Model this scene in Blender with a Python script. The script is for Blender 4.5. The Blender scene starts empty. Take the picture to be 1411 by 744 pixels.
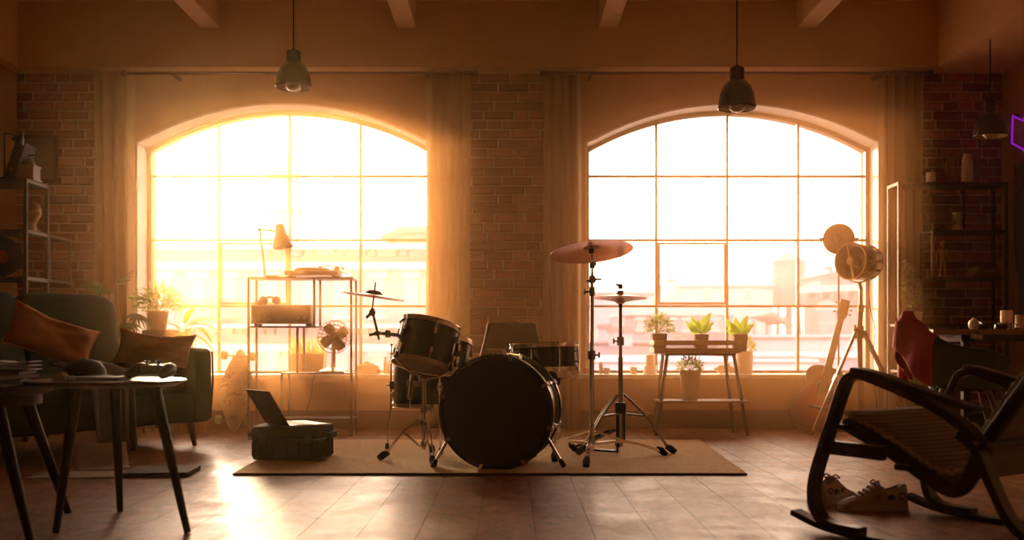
import bpy, bmesh, math, random
from mathutils import Vector, Matrix, Euler, noise

# ---------------------------------------------------------------- camera, sky, sun, exposure
SC = bpy.context.scene
COL = SC.collection
R = random.Random(7)
PI = math.pi
EYE = 0.65                       # camera height above the floor
F = 1411.0                       # focal length in pixels of the 1411 px wide frame
HX, HY = 705.5, 470.0            # the point all depth lines run to

cam_data = bpy.data.cameras.new('camera')
cam_data.lens = 36.0; cam_data.sensor_width = 36.0
cam_data.shift_y = (HY - 372.0) / 1411.0
cam_data.clip_start = 0.05; cam_data.clip_end = 600
cam_data.dof.use_dof = True
cam_data.dof.focus_distance = 5.3
cam_data.dof.aperture_fstop = 2.2
cam = bpy.data.objects.new('camera', cam_data); COL.objects.link(cam)
cam.location = (0, 0, EYE); cam.rotation_euler = (PI/2, 0, 0)
SC.camera = cam

SUN_DIR = Vector((-0.3405, 1.0, 0.175)).normalized()

world = bpy.data.worlds.new('sky'); SC.world = world; world.use_nodes = True
nt = world.node_tree; nt.nodes.clear()
def wn(t, **k):
    n = nt.nodes.new(t)
    for a, b in k.items(): setattr(n, a, b)
    return n
tc = wn('ShaderNodeTexCoord')
dot = wn('ShaderNodeVectorMath', operation='DOT_PRODUCT'); dot.inputs[1].default_value = SUN_DIR
nt.links.new(tc.outputs['Generated'], dot.inputs[0])
cl = wn('ShaderNodeMath', operation='MAXIMUM'); cl.inputs[1].default_value = 0
nt.links.new(dot.outputs['Value'], cl.inputs[0])
pw = wn('ShaderNodeMath', operation='POWER'); pw.inputs[1].default_value = 40
nt.links.new(cl.outputs[0], pw.inputs[0])
pw2 = wn('ShaderNodeMath', operation='POWER'); pw2.inputs[1].default_value = 700
nt.links.new(cl.outputs[0], pw2.inputs[0])
m1 = wn('ShaderNodeMath', operation='MULTIPLY'); m1.inputs[1].default_value = 3.5
nt.links.new(pw.outputs[0], m1.inputs[0])
m2 = wn('ShaderNodeMath', operation='MULTIPLY_ADD'); m2.inputs[1].default_value = 10.0
nt.links.new(pw2.outputs[0], m2.inputs[0]); nt.links.new(m1.outputs[0], m2.inputs[2])
ad = wn('ShaderNodeMath', operation='ADD'); ad.inputs[1].default_value = 1.0
nt.links.new(m2.outputs[0], ad.inputs[0])
bg = wn('ShaderNodeBackground'); bg.inputs['Color'].default_value = (1.28, 0.79, 0.52, 1)
SKY = 3.1
mu = wn('ShaderNodeMath', operation='MULTIPLY'); mu.inputs[1].default_value = SKY
nt.links.new(ad.outputs[0], mu.inputs[0]); nt.links.new(mu.outputs[0], bg.inputs['Strength'])
wo = wn('ShaderNodeOutputWorld'); nt.links.new(bg.outputs[0], wo.inputs['Surface'])
try: world.cycles.sampling_method = 'AUTOMATIC'
except Exception: pass

sun_data = bpy.data.lights.new('sun', 'SUN'); sun_data.energy = 2.9; sun_data.color = (1.0, 0.63, 0.32)
sun_data.angle = math.radians(4.0)
sun = bpy.data.objects.new('sun', sun_data); COL.objects.link(sun)
sun.rotation_euler = (-SUN_DIR).to_track_quat('-Z', 'Y').to_euler()

SC.view_settings.view_transform = 'Standard'; SC.view_settings.look = 'None'
SC.view_settings.gamma = 1.0; SC.view_settings.exposure = 1.1
SC.view_settings.use_curve_mapping = False
cy = SC.cycles
cy.use_denoising = True
cy.max_bounces = 8; cy.diffuse_bounces = 5; cy.glossy_bounces = 4; cy.transparent_max_bounces = 16
cy.volume_bounces = 1; cy.sample_clamp_indirect = 4.0; cy.caustics_reflective = False; cy.caustics_refractive = False

# ---------------------------------------------------------------- helpers
def at(px, py, Y):
    """the point at distance Y seen at photo position px, py"""
    return Vector(((px - HX) / F * Y, Y, EYE + (HY - py) / F * Y))
def ax(px, Y): return (px - HX) / F * Y
def az(py, Y): return EYE + (HY - py) / F * Y

MATS = {}
def mat(name, col, rough=0.6, metal=0.0, var=0.0, scale=20.0, bump=0.0, stretch=(1, 1, 1), spec=0.5, coat=0.0, col2=None, trans=0.0, detail=4.0, sheen=0.0):
    if name in MATS: return MATS[name]
    m = bpy.data.materials.new(name); m.use_nodes = True
    t = m.node_tree; b = t.nodes['Principled BSDF']
    b.inputs['Roughness'].default_value = rough; b.inputs['Metallic'].default_value = metal
    b.inputs['Specular IOR Level'].default_value = spec
    b.inputs['Coat Weight'].default_value = coat
    if sheen: b.inputs['Sheen Weight'].default_value = sheen*.5; b.inputs['Sheen Roughness'].default_value = 0.4; b.inputs['Sheen Tint'].default_value = tuple(min(1, x*3) for x in col) + (1,)
    c = (*col, 1)
    b.inputs['Base Color'].default_value = c
    tcn = t.nodes.new('ShaderNodeTexCoord'); mp = t.nodes.new('ShaderNodeMapping'); mp.inputs['Scale'].default_value = stretch
    t.links.new(tcn.outputs['Object'], mp.inputs['Vector'])
    nz = t.nodes.new('ShaderNodeTexNoise'); nz.inputs['Scale'].default_value = scale; nz.inputs['Detail'].default_value = detail
    t.links.new(mp.outputs[0], nz.inputs['Vector'])
    if var or col2:
        mx = t.nodes.new('ShaderNodeMix'); mx.data_type = 'RGBA'
        rp = t.nodes.new('ShaderNodeMapRange'); rp.inputs['From Min'].default_value = 0.3; rp.inputs['From Max'].default_value = 0.7
        t.links.new(nz.outputs['Fac'], rp.inputs['Value']); t.links.new(rp.outputs[0], mx.inputs['Factor'])
        d = col2 if col2 else tuple(x * (1 - var) for x in col)
        mx.inputs['A'].default_value = c; mx.inputs['B'].default_value = (*d, 1)
        t.links.new(mx.outputs['Result'], b.inputs['Base Color'])
    if bump:
        bp = t.nodes.new('ShaderNodeBump'); bp.inputs['Strength'].default_value = bump; bp.inputs['Distance'].default_value = 0.01
        t.links.new(nz.outputs['Fac'], bp.inputs['Height']); t.links.new(bp.outputs[0], b.inputs['Normal'])
    if trans:
        # thin leaf or cloth: some light comes through
        tl = t.nodes.new('ShaderNodeBsdfTranslucent'); tl.inputs['Color'].default_value = c
        if var or col2: t.links.new(mx.outputs['Result'], tl.inputs['Color'])
        ms = t.nodes.new('ShaderNodeMixShader'); ms.inputs[0].default_value = trans
        t.links.new(b.outputs[0], ms.inputs[1]); t.links.new(tl.outputs[0], ms.inputs[2])
        t.links.new(ms.outputs[0], t.nodes['Material Output'].inputs['Surface'])
    MATS[name] = m
    return m

def glass_mat(name, tint=(1, 1, 1), gloss=0.08, rough=0.02):
    if name in MATS: return MATS[name]
    m = bpy.data.materials.new(name); m.use_nodes = True; t = m.node_tree; t.nodes.clear()
    o = t.nodes.new('ShaderNodeOutputMaterial'); tr = t.nodes.new('ShaderNodeBsdfTransparent'); tr.inputs[0].default_value = (*tint, 1)
    g = t.nodes.new('ShaderNodeBsdfGlossy'); g.inputs['Roughness'].default_value = rough
    lw = t.nodes.new('ShaderNodeLayerWeight'); lw.inputs['Blend'].default_value = 0.25
    mm = t.nodes.new('ShaderNodeMath'); mm.operation = 'MULTIPLY_ADD'; mm.inputs[1].default_value = 0.6; mm.inputs[2].default_value = gloss * 0.5
    t.links.new(lw.outputs['Facing'], mm.inputs[0])
    mm.use_clamp = True
    ms = t.nodes.new('ShaderNodeMixShader')
    t.links.new(mm.outputs[0], ms.inputs[0]); t.links.new(tr.outputs[0], ms.inputs[1]); t.links.new(g.outputs[0], ms.inputs[2])
    t.links.new(ms.outputs[0], o.inputs['Surface'])
    MATS[name] = m
    return m

def emit_mat(name, col, strength):
    m = bpy.data.materials.new(name); m.use_nodes = True
    b = m.node_tree.nodes['Principled BSDF']; b.inputs['Base Color'].default_value = (*col, 1)
    b.inputs['Emission Color'].default_value = (*col, 1); b.inputs['Emission Strength'].default_value = strength
    return m

class MB:
    """collects shapes into one mesh"""
    def __init__(s, off=(0, 0, 0)):
        s.v = []; s.f = []
        s.inv = off.matrix_basis.inverted() if isinstance(off, bpy.types.Object) else Matrix.Translation(-Vector(off))
    def add(s, vs, fs, M=None):
        b = len(s.v)
        for p in vs:
            p = Vector(p)
            if M is not None: p = M @ p
            s.v.append(s.inv @ p)
        s.f += [tuple(b + i for i in f) for f in fs]
        return s
    def box(s, c, d, rot=None, M=None):
        x, y, z = d[0]/2, d[1]/2, d[2]/2
        vs = [(-x,-y,-z),(x,-y,-z),(x,y,-z),(-x,y,-z),(-x,-y,z),(x,-y,z),(x,y,z),(-x,y,z)]
        T = Matrix.Translation(c)
        if rot is not None: T = T @ Euler(rot).to_matrix().to_4x4()
        if M is not None: T = M @ T
        return s.add(vs, [(0,3,2,1),(4,5,6,7),(0,1,5,4),(1,2,6,5),(2,3,7,6),(3,0,4,7)], T)
    def b2(s, lo, hi, M=None):
        return s.box([(a+b)/2 for a, b in zip(lo, hi)], [abs(b-a) for a, b in zip(lo, hi)], M=M)
    def prism(s, poly, y0, y1, M=None):
        """poly in (x, z), pushed through from y0 to y1"""
        n = len(poly)
        vs = [(x, y0, z) for x, z in poly] + [(x, y1, z) for x, z in poly]
        fs = [tuple(range(n)), tuple(range(2*n-1, n-1, -1))] + [(i, i+n, (i+1) % n + n, (i+1) % n) for i in range(n)]
        return s.add(vs, fs, M)
    def tube(s, pts, r, n=8, caps=True, M=None, flat=None):
        """round bar along pts; r a number or one per point; flat=(w, t) gives an elliptical section"""
        pts = [Vector(p) for p in pts]; m = len(pts)
        rs = r if isinstance(r, (list, tuple)) else [r] * m
        vs = []; up = None
        for i, p in enumerate(pts):
            d = (pts[min(i+1, m-1)] - pts[max(i-1, 0)])
            if d.length < 1e-9: d = Vector((0, 0, 1))
            d.normalize()
            if up is None:
                a = Vector((0, 0, 1)) if abs(d.z) < 0.9 else Vector((0, 1, 0))
                up = (a - d * a.dot(d)).normalized()
            else:
                up = up - d * up.dot(d)
                if up.length < 1e-6: up = d.orthogonal()
                up.normalize()
            sd = d.cross(up)
            for k in range(n):
                t = 2*PI*k/n
                vs.append(p + (up*math.cos(t) + sd*math.sin(t)) * rs[i])
        fs = []
        for i in range(m-1):
            for k in range(n):
                fs.append((i*n+k, i*n+(k+1) % n, (i+1)*n+(k+1) % n, (i+1)*n+k))
        if caps: fs += [tuple(range(n-1, -1, -1)), tuple((m-1)*n+k for k in range(n))]
        return s.add(vs, fs, M)
    def band(s, pts, w, t, side, M=None, caps=True):
        """flat strip of width w (along side) and thickness t that follows pts"""
        pts = [Vector(p) for p in pts]; m = len(pts); side = Vector(side).normalized(); vs = []
        ws = w if isinstance(w, (list, tuple)) else [w]*m
        for i, p in enumerate(pts):
            d = (pts[min(i+1, m-1)] - pts[max(i-1, 0)]).normalized()
            nrm = d.cross(side).normalized()
            a = side * ws[i]/2; b = nrm * t/2
            vs += [p-a-b, p+a-b, p+a+b, p-a+b]
        fs = []
        for i in range(m-1):
            for k in range(4): fs.append((i*4+k, i*4+(k+1) % 4, (i+1)*4+(k+1) % 4, (i+1)*4+k))
        if caps: fs += [(3,2,1,0), tuple((m-1)*4+k for k in range(4))]
        return s.add(vs, fs, M)
    def lathe(s, prof, n=24, M=None, closed=False):
        """prof = [(radius, z)] turned about z"""
        vs = []; m = len(prof)
        for r, z in prof:
            for k in range(n):
                a = 2*PI*k/n; vs.append((max(r, 1e-5)*math.cos(a), max(r, 1e-5)*math.sin(a), z))
        fs = []
        for i in range(m - (0 if closed else 1)):
            j = (i+1) % m
            for k in range(n): fs.append((i*n+k, i*n+(k+1) % n, j*n+(k+1) % n, j*n+k))
        if not closed:
            fs += [tuple(range(n-1, -1, -1)), tuple((m-1)*n+k for k in range(n))]
        return s.add(vs, fs, M)
    def ball(s, c, r, n=12, m=8, M=None):
        r = r if isinstance(r, (list, tuple, Vector)) else (r, r, r)
        pr = [(math.sin(PI*i/m), -math.cos(PI*i/m)) for i in range(m+1)]
        T = Matrix.Translation(c) @ Matrix.Diagonal((r[0], r[1], r[2], 1))
        if M is not None: T = M @ T
        return s.lathe(pr, n, T)
    def ring(s, c, R_, r, axis=(0, 0, 1), n=24, k=6):
        q = Vector(axis).normalized().to_track_quat('Z', 'Y').to_matrix().to_4x4()
        prof = [(R_ + r*math.cos(2*PI*i/k), r*math.sin(2*PI*i/k)) for i in range(k)]
        return s.lathe(prof, n, Matrix.Translation(c) @ q, closed=True)
    def rod(s, a, b, r, n=8): return s.tube([a, b], r, n)
    def build(s, name, m, parent=None, bevel=0.0, smooth=35, sub=0, loc=None, kind=None, label=None):
        me = bpy.data.meshes.new(name)
        me.from_pydata([tuple(p) for p in s.v], [], s.f)
        if m is not None: me.materials.append(m)
        bm = bmesh.new(); bm.from_mesh(me); bmesh.ops.recalc_face_normals(bm, faces=bm.faces); bm.to_mesh(me); bm.free()
        o = bpy.data.objects.new(name, me); COL.objects.link(o)
        if smooth:
            me.shade_smooth(); me.set_sharp_from_angle(angle=math.radians(smooth))
        if bevel:
            md = o.modifiers.new('bevel', 'BEVEL'); md.width = bevel; md.segments = 2; md.limit_method = 'ANGLE'; md.angle_limit = math.radians(40)
        if sub:
            md = o.modifiers.new('sub', 'SUBSURF'); md.levels = sub; md.render_levels = sub
        if parent is not None: o.parent = parent
        if loc is not None: o.location = loc
        if kind: o['kind'] = kind
        if label: o['label'] = label
        return o

def tag(o, label, cat, group=None):
    o['label'] = label; o['category'] = cat
    if group: o['group'] = group
    return o
def thing(name, label, cat, loc=(0, 0, 0), rz=0.0, group=None):
    o = bpy.data.objects.new(name, None); COL.objects.link(o); o.empty_display_size = 0.05
    o.location = loc; o.rotation_euler = (0, 0, rz)
    return tag(o, label, cat, group)
def struct(o):
    o['kind'] = 'structure'; return o
def holder(name, loc=(0, 0, 0)):
    o = bpy.data.objects.new(name, None); COL.objects.link(o); o.location = loc; o.empty_display_size = 0.05
    return struct(o)
KIDS = {}
def copy_part(src, parent, loc=None):
    c = src.copy(); COL.objects.link(c); c.parent = parent
    if loc is not None: c.location = loc
    return c
def copy_tree(o, parent=None):
    c = o.copy(); COL.objects.link(c); c.parent = parent
    for ch in list(o.children): copy_tree(ch, c)
    return c
def axis_m(a, b):
    """matrix that puts local z along a->b with its origin at a"""
    a, b = Vector(a), Vector(b)
    return Matrix.Translation(a) @ (b-a).to_track_quat('Z', 'Y').to_matrix().to_4x4()
def catmull(pts, k=6, closed=False):
    pts = [Vector(p) for p in pts]; n = len(pts); out = []
    rng = n if closed else n-1
    for i in range(rng):
        g = (lambda j: pts[j % n]) if closed else (lambda j: pts[max(0, min(n-1, j))])
        p0, p1, p2, p3 = g(i-1), g(i), g(i+1), g(i+2)
        for q in range(k):
            t = q/k
            out.append(0.5*((2*p1)+(p2-p0)*t+(2*p0-5*p1+4*p2-p3)*t*t+(3*p1-p0-3*p2+p3)*t**3))
    if not closed: out.append(pts[-1].copy())
    return out
# ---------------------------------------------------------------- room shell
WL, WR, WB, WF, CEIL = -3.68, 3.64, 7.64, -2.4, 3.12
HDR, HY0 = 2.642, 7.44
SILL = 0.405
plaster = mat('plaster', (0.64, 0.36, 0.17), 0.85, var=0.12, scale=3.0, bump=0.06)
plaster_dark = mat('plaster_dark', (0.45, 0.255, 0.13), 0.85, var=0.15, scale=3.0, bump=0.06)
paint_white = mat('white_paint', (0.75, 0.68, 0.58), 0.5, var=0.06, scale=6.0)
mortar = mat('mortar', (0.60, 0.42, 0.28), 0.95, var=0.25, scale=30, bump=0.3)
bricks_m = [mat('brick_%s' % n, c, 0.9, var=0.3, scale=25, bump=0.35) for n, c in
            (('rust', (0.42, 0.15, 0.075)), ('brown', (0.33, 0.135, 0.075)), ('clay', (0.48, 0.19, 0.10)), ('dark', (0.26, 0.10, 0.06)))]
skirt_m = mat('baseboard_brown', (0.10, 0.062, 0.04), 0.5, var=0.1)
frame_m = mat('window_frame_metal', (0.085, 0.075, 0.055), 0.45, 0.3)
glass_m = glass_mat('window_glass', gloss=0.06)
ext_brick = mat('outer_brick', (0.42, 0.24, 0.19), 0.9, var=0.3, scale=30, bump=0.2)

# floor: wide worn boards laid one by one
def floor_mat(name, tone):
    m = bpy.data.materials.new(name); m.use_nodes = True; t = m.node_tree; b = t.nodes['Principled BSDF']
    tcn = t.nodes.new('ShaderNodeTexCoord'); oi = t.nodes.new('ShaderNodeObjectInfo')
    geo = t.nodes.new('ShaderNodeNewGeometry')
    mp = t.nodes.new('ShaderNodeMapping'); mp.inputs['Scale'].default_value = (3.2, 1.6, 1)
    t.links.new(geo.outputs['Position'], mp.inputs['Vector'])
    rl = t.nodes.new('ShaderNodeVectorMath'); rl.operation = 'SCALE'; rl.inputs['Scale'].default_value = 0
    n1 = t.nodes.new('ShaderNodeTexNoise'); n1.inputs['Scale'].default_value = 3.0; n1.inputs['Detail'].default_value = 8; n1.inputs['Roughness'].default_value = 0.65; n1.inputs['Distortion'].default_value = 2.4
    t.links.new(mp.outputs[0], n1.inputs['Vector'])
    n2 = t.nodes.new('ShaderNodeTexNoise'); n2.inputs['Scale'].default_value = 2.3; n2.inputs['Detail'].default_value = 7; n2.inputs['Distortion'].default_value = 2.2
    t.links.new(geo.outputs['Position'], n2.inputs['Vector'])
    rp = t.nodes.new('ShaderNodeValToRGB'); e = rp.color_ramp.elements
    e[0].position = 0.33; e[0].color = tuple(c*0.28 for c in tone) + (1,)
    e[1].position = 0.70; e[1].color = tone + (1,)
    t.links.new(n1.outputs['Fac'], rp.inputs['Fac'])
    hv = t.nodes.new('ShaderNodeHueSaturation'); t.links.new(rp.outputs[0], hv.inputs['Color'])
    mr = t.nodes.new('ShaderNodeMapRange'); mr.inputs['To Min'].default_value = 0.9; mr.inputs['To Max'].default_value = 1.1
    t.links.new(oi.outputs['Random'], mr.inputs['Value']); t.links.new(mr.outputs[0], hv.inputs['Value'])
    t.links.new(hv.outputs[0], b.inputs['Base Color'])
    rr = t.nodes.new('ShaderNodeMapRange'); rr.inputs['From Min'].default_value = 0.3; rr.inputs['From Max'].default_value = 0.7
    rr.inputs['To Min'].default_value = 0.34; rr.inputs['To Max'].default_value = 0.50
    t.links.new(n2.outputs['Fac'], rr.inputs['Value']); t.links.new(rr.outputs[0], b.inputs['Roughness'])
    b.inputs['Specular IOR Level'].default_value = 0.32; b.inputs['Specular Tint'].default_value = (1.0, 0.66, 0.38, 1)
    ad_ = t.nodes.new('ShaderNodeMath'); ad_.operation = 'ADD'; t.links.new(n1.outputs['Fac'], ad_.inputs[0]); t.links.new(n2.outputs['Fac'], ad_.inputs[1])
    bp = t.nodes.new('ShaderNodeBump'); bp.inputs['Strength'].default_value = 0.05; bp.inputs['Distance'].default_value = 0.003
    t.links.new(ad_.outputs[0], bp.inputs['Height']); t.links.new(bp.outputs[0], b.inputs['Normal'])
    return m
floor_m = floor_mat('worn_wood_floor', (0.40, 0.165, 0.058))
fl = struct(MB().b2((WL-.2, WF-.2, -0.2), (WR+.2, WB+.4, -0.012)).build('floor', mat('subfloor', (0.06, 0.04, 0.025), 0.9)))
PWID = 0.2
nb = int(round((WR - WL) / PWID)); pw_ = (WR - WL) / nb
plank_mesh = {}
for i in range(nb):
    y = WF - R.uniform(0, 1.5)
    while y < WB:
        L = R.choice((1.8, 2.1, 2.4, 2.7))
        y0, y1 = max(y, WF), min(y + L, WB); y += L
        if y1 - y0 < 0.25: continue
        if y1 <= 1.5: continue      # behind the frame the subfloor carries on
        key = round(y1 - y0, 2)
        if key not in plank_mesh:
            mbp = MB().box((0, 0, -0.006), (pw_ - 0.0016, key - 0.0016, 0.012))
            o = mbp.build('plank', floor_m, fl, smooth=0); plank_mesh[key] = o.data
        else:
            o = bpy.data.objects.new('plank', plank_mesh[key]); COL.objects.link(o); o.parent = fl
        o.location = (WL + (i + .5) * pw_, (y0 + y1) / 2, 0.0)

struct(MB().b2((WL-.2, WF-.2, CEIL), (WR+.2, WB+.4, CEIL+.2)).build('ceiling', plaster))
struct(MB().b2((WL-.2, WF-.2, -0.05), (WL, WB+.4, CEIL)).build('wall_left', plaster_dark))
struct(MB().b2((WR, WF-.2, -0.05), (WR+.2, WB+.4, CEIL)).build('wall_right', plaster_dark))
struct(MB().b2((WL, WF-.2, -0.05), (WR, WF, CEIL)).build('wall_front', mat('front_wall_plaster', (0.62, 0.38, 0.20), 0.9)))

# back wall with two arched openings
W = [(-1.705, 1.10), (1.650, 1.10)]      # centre x, half width
SPR, RISE = 2.130, 0.296
ARAD = (1.1**2 + RISE**2) / (2*RISE)
def arch(dx, shrink=0.0):
    r = ARAD - shrink
    return SPR + RISE - ARAD + math.sqrt(max(r*r - dx*dx, 0))
def wall_with_openings(mb, y0, y1, shrink=0.0, zlo=-0.05, zhi=CEIL):
    edges = [WL]
    for cx, hw in W: edges += [cx - hw + shrink, cx + hw - shrink]
    edges.append(WR)
    for i in range(0, 6, 2): mb.b2((edges[i], y0, zlo), (edges[i+1], y1, zhi))
    for cx, hw in W:
        h = hw - shrink
        mb.b2((cx-h, y0, zlo), (cx+h, y1, SILL - 0.03 + shrink))
        n = 28
        for k in range(n):
            a, b = -h + 2*h*k/n, -h + 2*h*(k+1)/n
            mb.prism([(cx+a, arch(a, shrink)), (cx+b, arch(b, shrink)), (cx+b, zhi), (cx+a, zhi)], y0, y1)
mb = MB(); wall_with_openings(mb, WB, 7.87)
bw = struct(mb.build('wall_back', plaster, smooth=20))
mb = MB(); wall_with_openings(mb, 7.90, 8.02, 0.02)
struct(mb.build('wall_outer', ext_brick, smooth=20))
# white painted arch linings
for k_, (cx, hw) in enumerate(W):
    mb = MB(); n = 32; t = 0.012
    path = [(cx-hw, SILL), (cx-hw, SPR)] + [(cx-hw+2*hw*i/n, arch(-hw+2*hw*i/n)) for i in range(1, n)] + [(cx+hw, SPR), (cx+hw, SILL)]
    inner = [(cx + (x-cx)*(1 - t/hw), z - (t if z > SPR+.001 else 0)) for x, z in path]
    for i in range(len(path)-1):
        mb.prism([path[i], path[i+1], inner[i+1], inner[i]], WB-0.006, 7.845)
    struct(mb.build('trim_%d' % (k_+1), paint_white, smooth=20))
    struct(MB().b2((cx-hw-.12, 7.50, SILL-.032), (cx+hw+.12, 7.845, SILL)).build('window_sill', paint_white, bevel=0.005)).name = 'trim_%d' % (k_+3)

def clip_arch(x0, x1, z0, z1, cx, sh):
    n = 10
    top = [(x0+(x1-x0)*i/n, min(z1, arch(x0+(x1-x0)*i/n - cx, sh))) for i in range(n+1)]
    return [(x0, z0), (x1, z0)] + top[::-1]
ROWS = [az(422, 7.86), az(331, 7.86), az(243, 7.86)]
for wi, (cx, hw) in enumerate(W):
    root = holder('window_%d' % (wi+1), (cx, 7.86, SILL)); off = root.location
    h = hw - 0.012; mb = MB(off); n = 32; fw = 0.030
    mb.b2((cx-h, 7.846, SILL), (cx-h+fw, 7.89, SPR)); mb.b2((cx+h-fw, 7.846, SILL), (cx+h, 7.89, SPR)); mb.b2((cx-h, 7.846, SILL), (cx+h, 7.89, SILL+.022))
    for i in range(n):
        a, b = -h+2*h*i/n, -h+2*h*(i+1)/n
        mb.prism([(cx+a, arch(a, .012)), (cx+b, arch(b, .012)), (cx+b*.975, arch(b*.975, .045)), (cx+a*.975, arch(a*.975, .045))], 7.846, 7.89)
    mb.build('frame', frame_m, root, smooth=20)
    cw = 2*(h-.0)/4; xs = [cx - h + cw*i for i in range(5)]
    vent = 1
    for i in (1, 2, 3):
        thick = 0.020
        MB(off).b2((xs[i]-thick/2, 7.852, SILL+.02), (xs[i]+thick/2, 7.884, arch(xs[i]-cx, .03))).build('mullion', frame_m, root, smooth=0)
    for z in ROWS:
        lim = h if z < SPR else math.sqrt(max((ARAD-.03)**2 - (z-(SPR+RISE-ARAD))**2, 0))
        MB(off).b2((cx-lim, 7.854, z-.009), (cx+lim, 7.882, z+.009)).build('transom', frame_m, root, smooth=0)
    # the opening sash in the second column of the third row
    a, b = xs[vent]+.012, xs[vent+1]-.012; z0, z1 = ROWS[0]+.012, ROWS[1]-.02
    sm = MB(off); q = 0.026
    sm.b2((a, 7.838, z0), (a+q*.6, 7.868, z1)); sm.b2((b-q*.6, 7.838, z0), (b, 7.868, z1)); sm.b2((a, 7.838, z0), (b, 7.868, z0+q*.7)); sm.b2((a, 7.838, z1-q*.5), (b, 7.868, z1))
    so = sm.build('vent_sash', frame_m, root, smooth=0)
    MB(off).b2(((a+b)/2-.05, 7.826, z1-.016), ((a+b)/2+.07, 7.84, z1-.002)).build('handle', frame_m, so)
    MB(off).rod((b-.005, 7.83, z0+.16), (b-.015, 7.832, z0+.28), .005, 6).build('stay', frame_m, so)
    zz = [SILL+.02] + ROWS + [9]
    for i in range(4):
        for j in range(4):
            pl = clip_arch(xs[i]+.006, xs[i+1]-.006, zz[j]+.006, zz[j+1]-.006, cx, .035)
            MB(off).prism(pl, 7.866, 7.870).build('pane', glass_m, root, smooth=0)

# header beam, side soffits, ceiling beams
struct(MB().b2((WL, HY0, HDR), (WR, WB, CEIL)).build('trim_5', plaster)).name = 'trim_5'
struct(MB().b2((3.10, WF, HDR), (WR, HY0, CEIL)).build('trim_6', plaster))
struct(MB().b2((WL, WF, HDR), (WL+.09, HY0, CEIL)).build('trim_7', plaster))
for i, x in enumerate((-2.19, -0.765, 0.70, 2.135)):
    struct(MB().b2((x-.07, WF, CEIL-.197), (x+.07, HY0, CEIL)).build('trim_%d' % (8+i), plaster, bevel=.004))
struct(MB().b2((WL, WB-.022, 0), (WR, WB, .135)).build('baseboard_back', skirt_m, bevel=.004))
struct(MB().b2((WL, WF, 0), (WL+.02, WB-.022, .135)).build('baseboard_left', skirt_m, bevel=.004))
struct(MB().b2((WR-.02, WF, 0), (WR, WB-.022, .135)).build('baseboard_right', skirt_m, bevel=.004))

# brick piers, brick by brick
def brick_zone(name, x0, x1):
    z0 = 0.135; zt = HDR
    root = struct(MB().b2((x0, WB-.02, z0), (x1, WB, zt)).build(name, mortar, smooth=0))
    BL, BH, J = 0.215, 0.0575, 0.011
    n = int((zt - z0) / (BH + J)); BH = (zt - z0) / n - J
    cache = {}
    for r in range(n):
        x = x0 - (0.5 * BL if r % 2 else 0) - 0.03 * (r % 3)
        z = z0 + r * (BH + J) + J/2 + BH/2
        while x < x1:
            L = BL if R.random() > 0.18 else BL*0.48
            a, b = max(x, x0), min(x + L, x1); x += L + J
            if b - a < 0.03: continue
            key = (round((b-a)*50)/50, R.randrange(4))
            w = b - a
            kk = (round(w, 2), key[1])
            if kk not in cache:
                w_ = kk[0]; rr = random.Random(hash(kk))
                hx, hz, hy = w_/2, BH/2, 0.016
                j = lambda s_: rr.uniform(-s_, s_)
                bev = 0.005
                vs = [(-hx, .0, -hz), (hx, .0, -hz), (hx, .0, hz), (-hx, .0, hz),
                      (-hx+bev+j(.003), -hy+j(.003), -hz+bev+j(.002)), (hx-bev+j(.003), -hy+j(.003), -hz+bev+j(.002)),
                      (hx-bev+j(.003), -hy+j(.003), hz-bev+j(.002)), (-hx+bev+j(.003), -hy+j(.003), hz-bev+j(.002))]
                o = MB().add(vs, [(4,5,6,7), (0,1,5,4), (1,2,6,5), (2,3,7,6), (3,0,4,7), (3,2,1,0)]).build('brick', bricks_m[kk[1]], root, smooth=0)
                cache[kk] = o.data
            else:
                o = bpy.data.objects.new('brick', cache[kk]); COL.objects.link(o); o.parent = root
            o.location = ((a+b)/2, WB - .018 + R.uniform(-.003, .003), z)
brick_zone('wall_center', -0.52, 0.45)
brick_zone('wall_back_left', WL, -3.0)
brick_zone('wall_back_right', 2.93, WR)

# curtains: cloth hung in folds
curt_m = mat('curtain_cloth', (0.42, 0.27, 0.12), 0.9, trans=0.18, sheen=0.2)
rod_m = mat('rod_metal', (0.06, 0.04, 0.03), 0.35, 0.8)
def curtain(name, x0, x1, folds, label, y=7.53, seed=0):
    rr = random.Random(seed); n = folds*10; m = 14
    ph = [rr.uniform(.75, 1.25) for _ in range(folds+1)]; acc = [0]
    for p in ph[:folds]: acc.append(acc[-1]+p)
    vs = []; fs = []
    for j in range(m+1):
        t = j/m; z = HDR-.012 + (0.025-HDR+.012)*t
        for i in range(n+1):
            u = i/n
            fi = min(int(u*folds), folds-1); lu = u*folds-fi
            xx = (acc[fi] + ph[fi]*lu)/acc[folds]
            amp = (.040 + .014*math.sin(fi*2.1+seed))*(0.8+.3*t)
            wob = .010*math.sin(3*t+fi*1.7+seed)*t
            squeeze = 1 - .05*math.sin(PI*min(1, t*1.1))
            x = (x0+x1)/2 + (xx-.5)*(x1-x0)*squeeze + wob
            vs.append((x, y + amp*math.cos(2*PI*u*folds+.4*math.sin(t*2+fi)), z))
    for j in range(m):
        for i in range(n): fs.append((j*(n+1)+i, j*(n+1)+i+1, (j+1)*(n+1)+i+1, (j+1)*(n+1)+i))
    o = MB().add(vs, fs).build(name, curt_m, smooth=80)
    md = o.modifiers.new('thick', 'SOLIDIFY'); md.thickness = .004
    return tag(o, label, 'curtain')
curtain('curtain', ax(127, 7.52), ax(182, 7.52), 4, 'tan pleated curtain hanging between the leftmost brick strip and the sunniest window', seed=1)
curtain('curtain', ax(586, 7.52), ax(649, 7.52), 5, 'tan pleated curtain just left of the central brick pier', seed=2)
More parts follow.
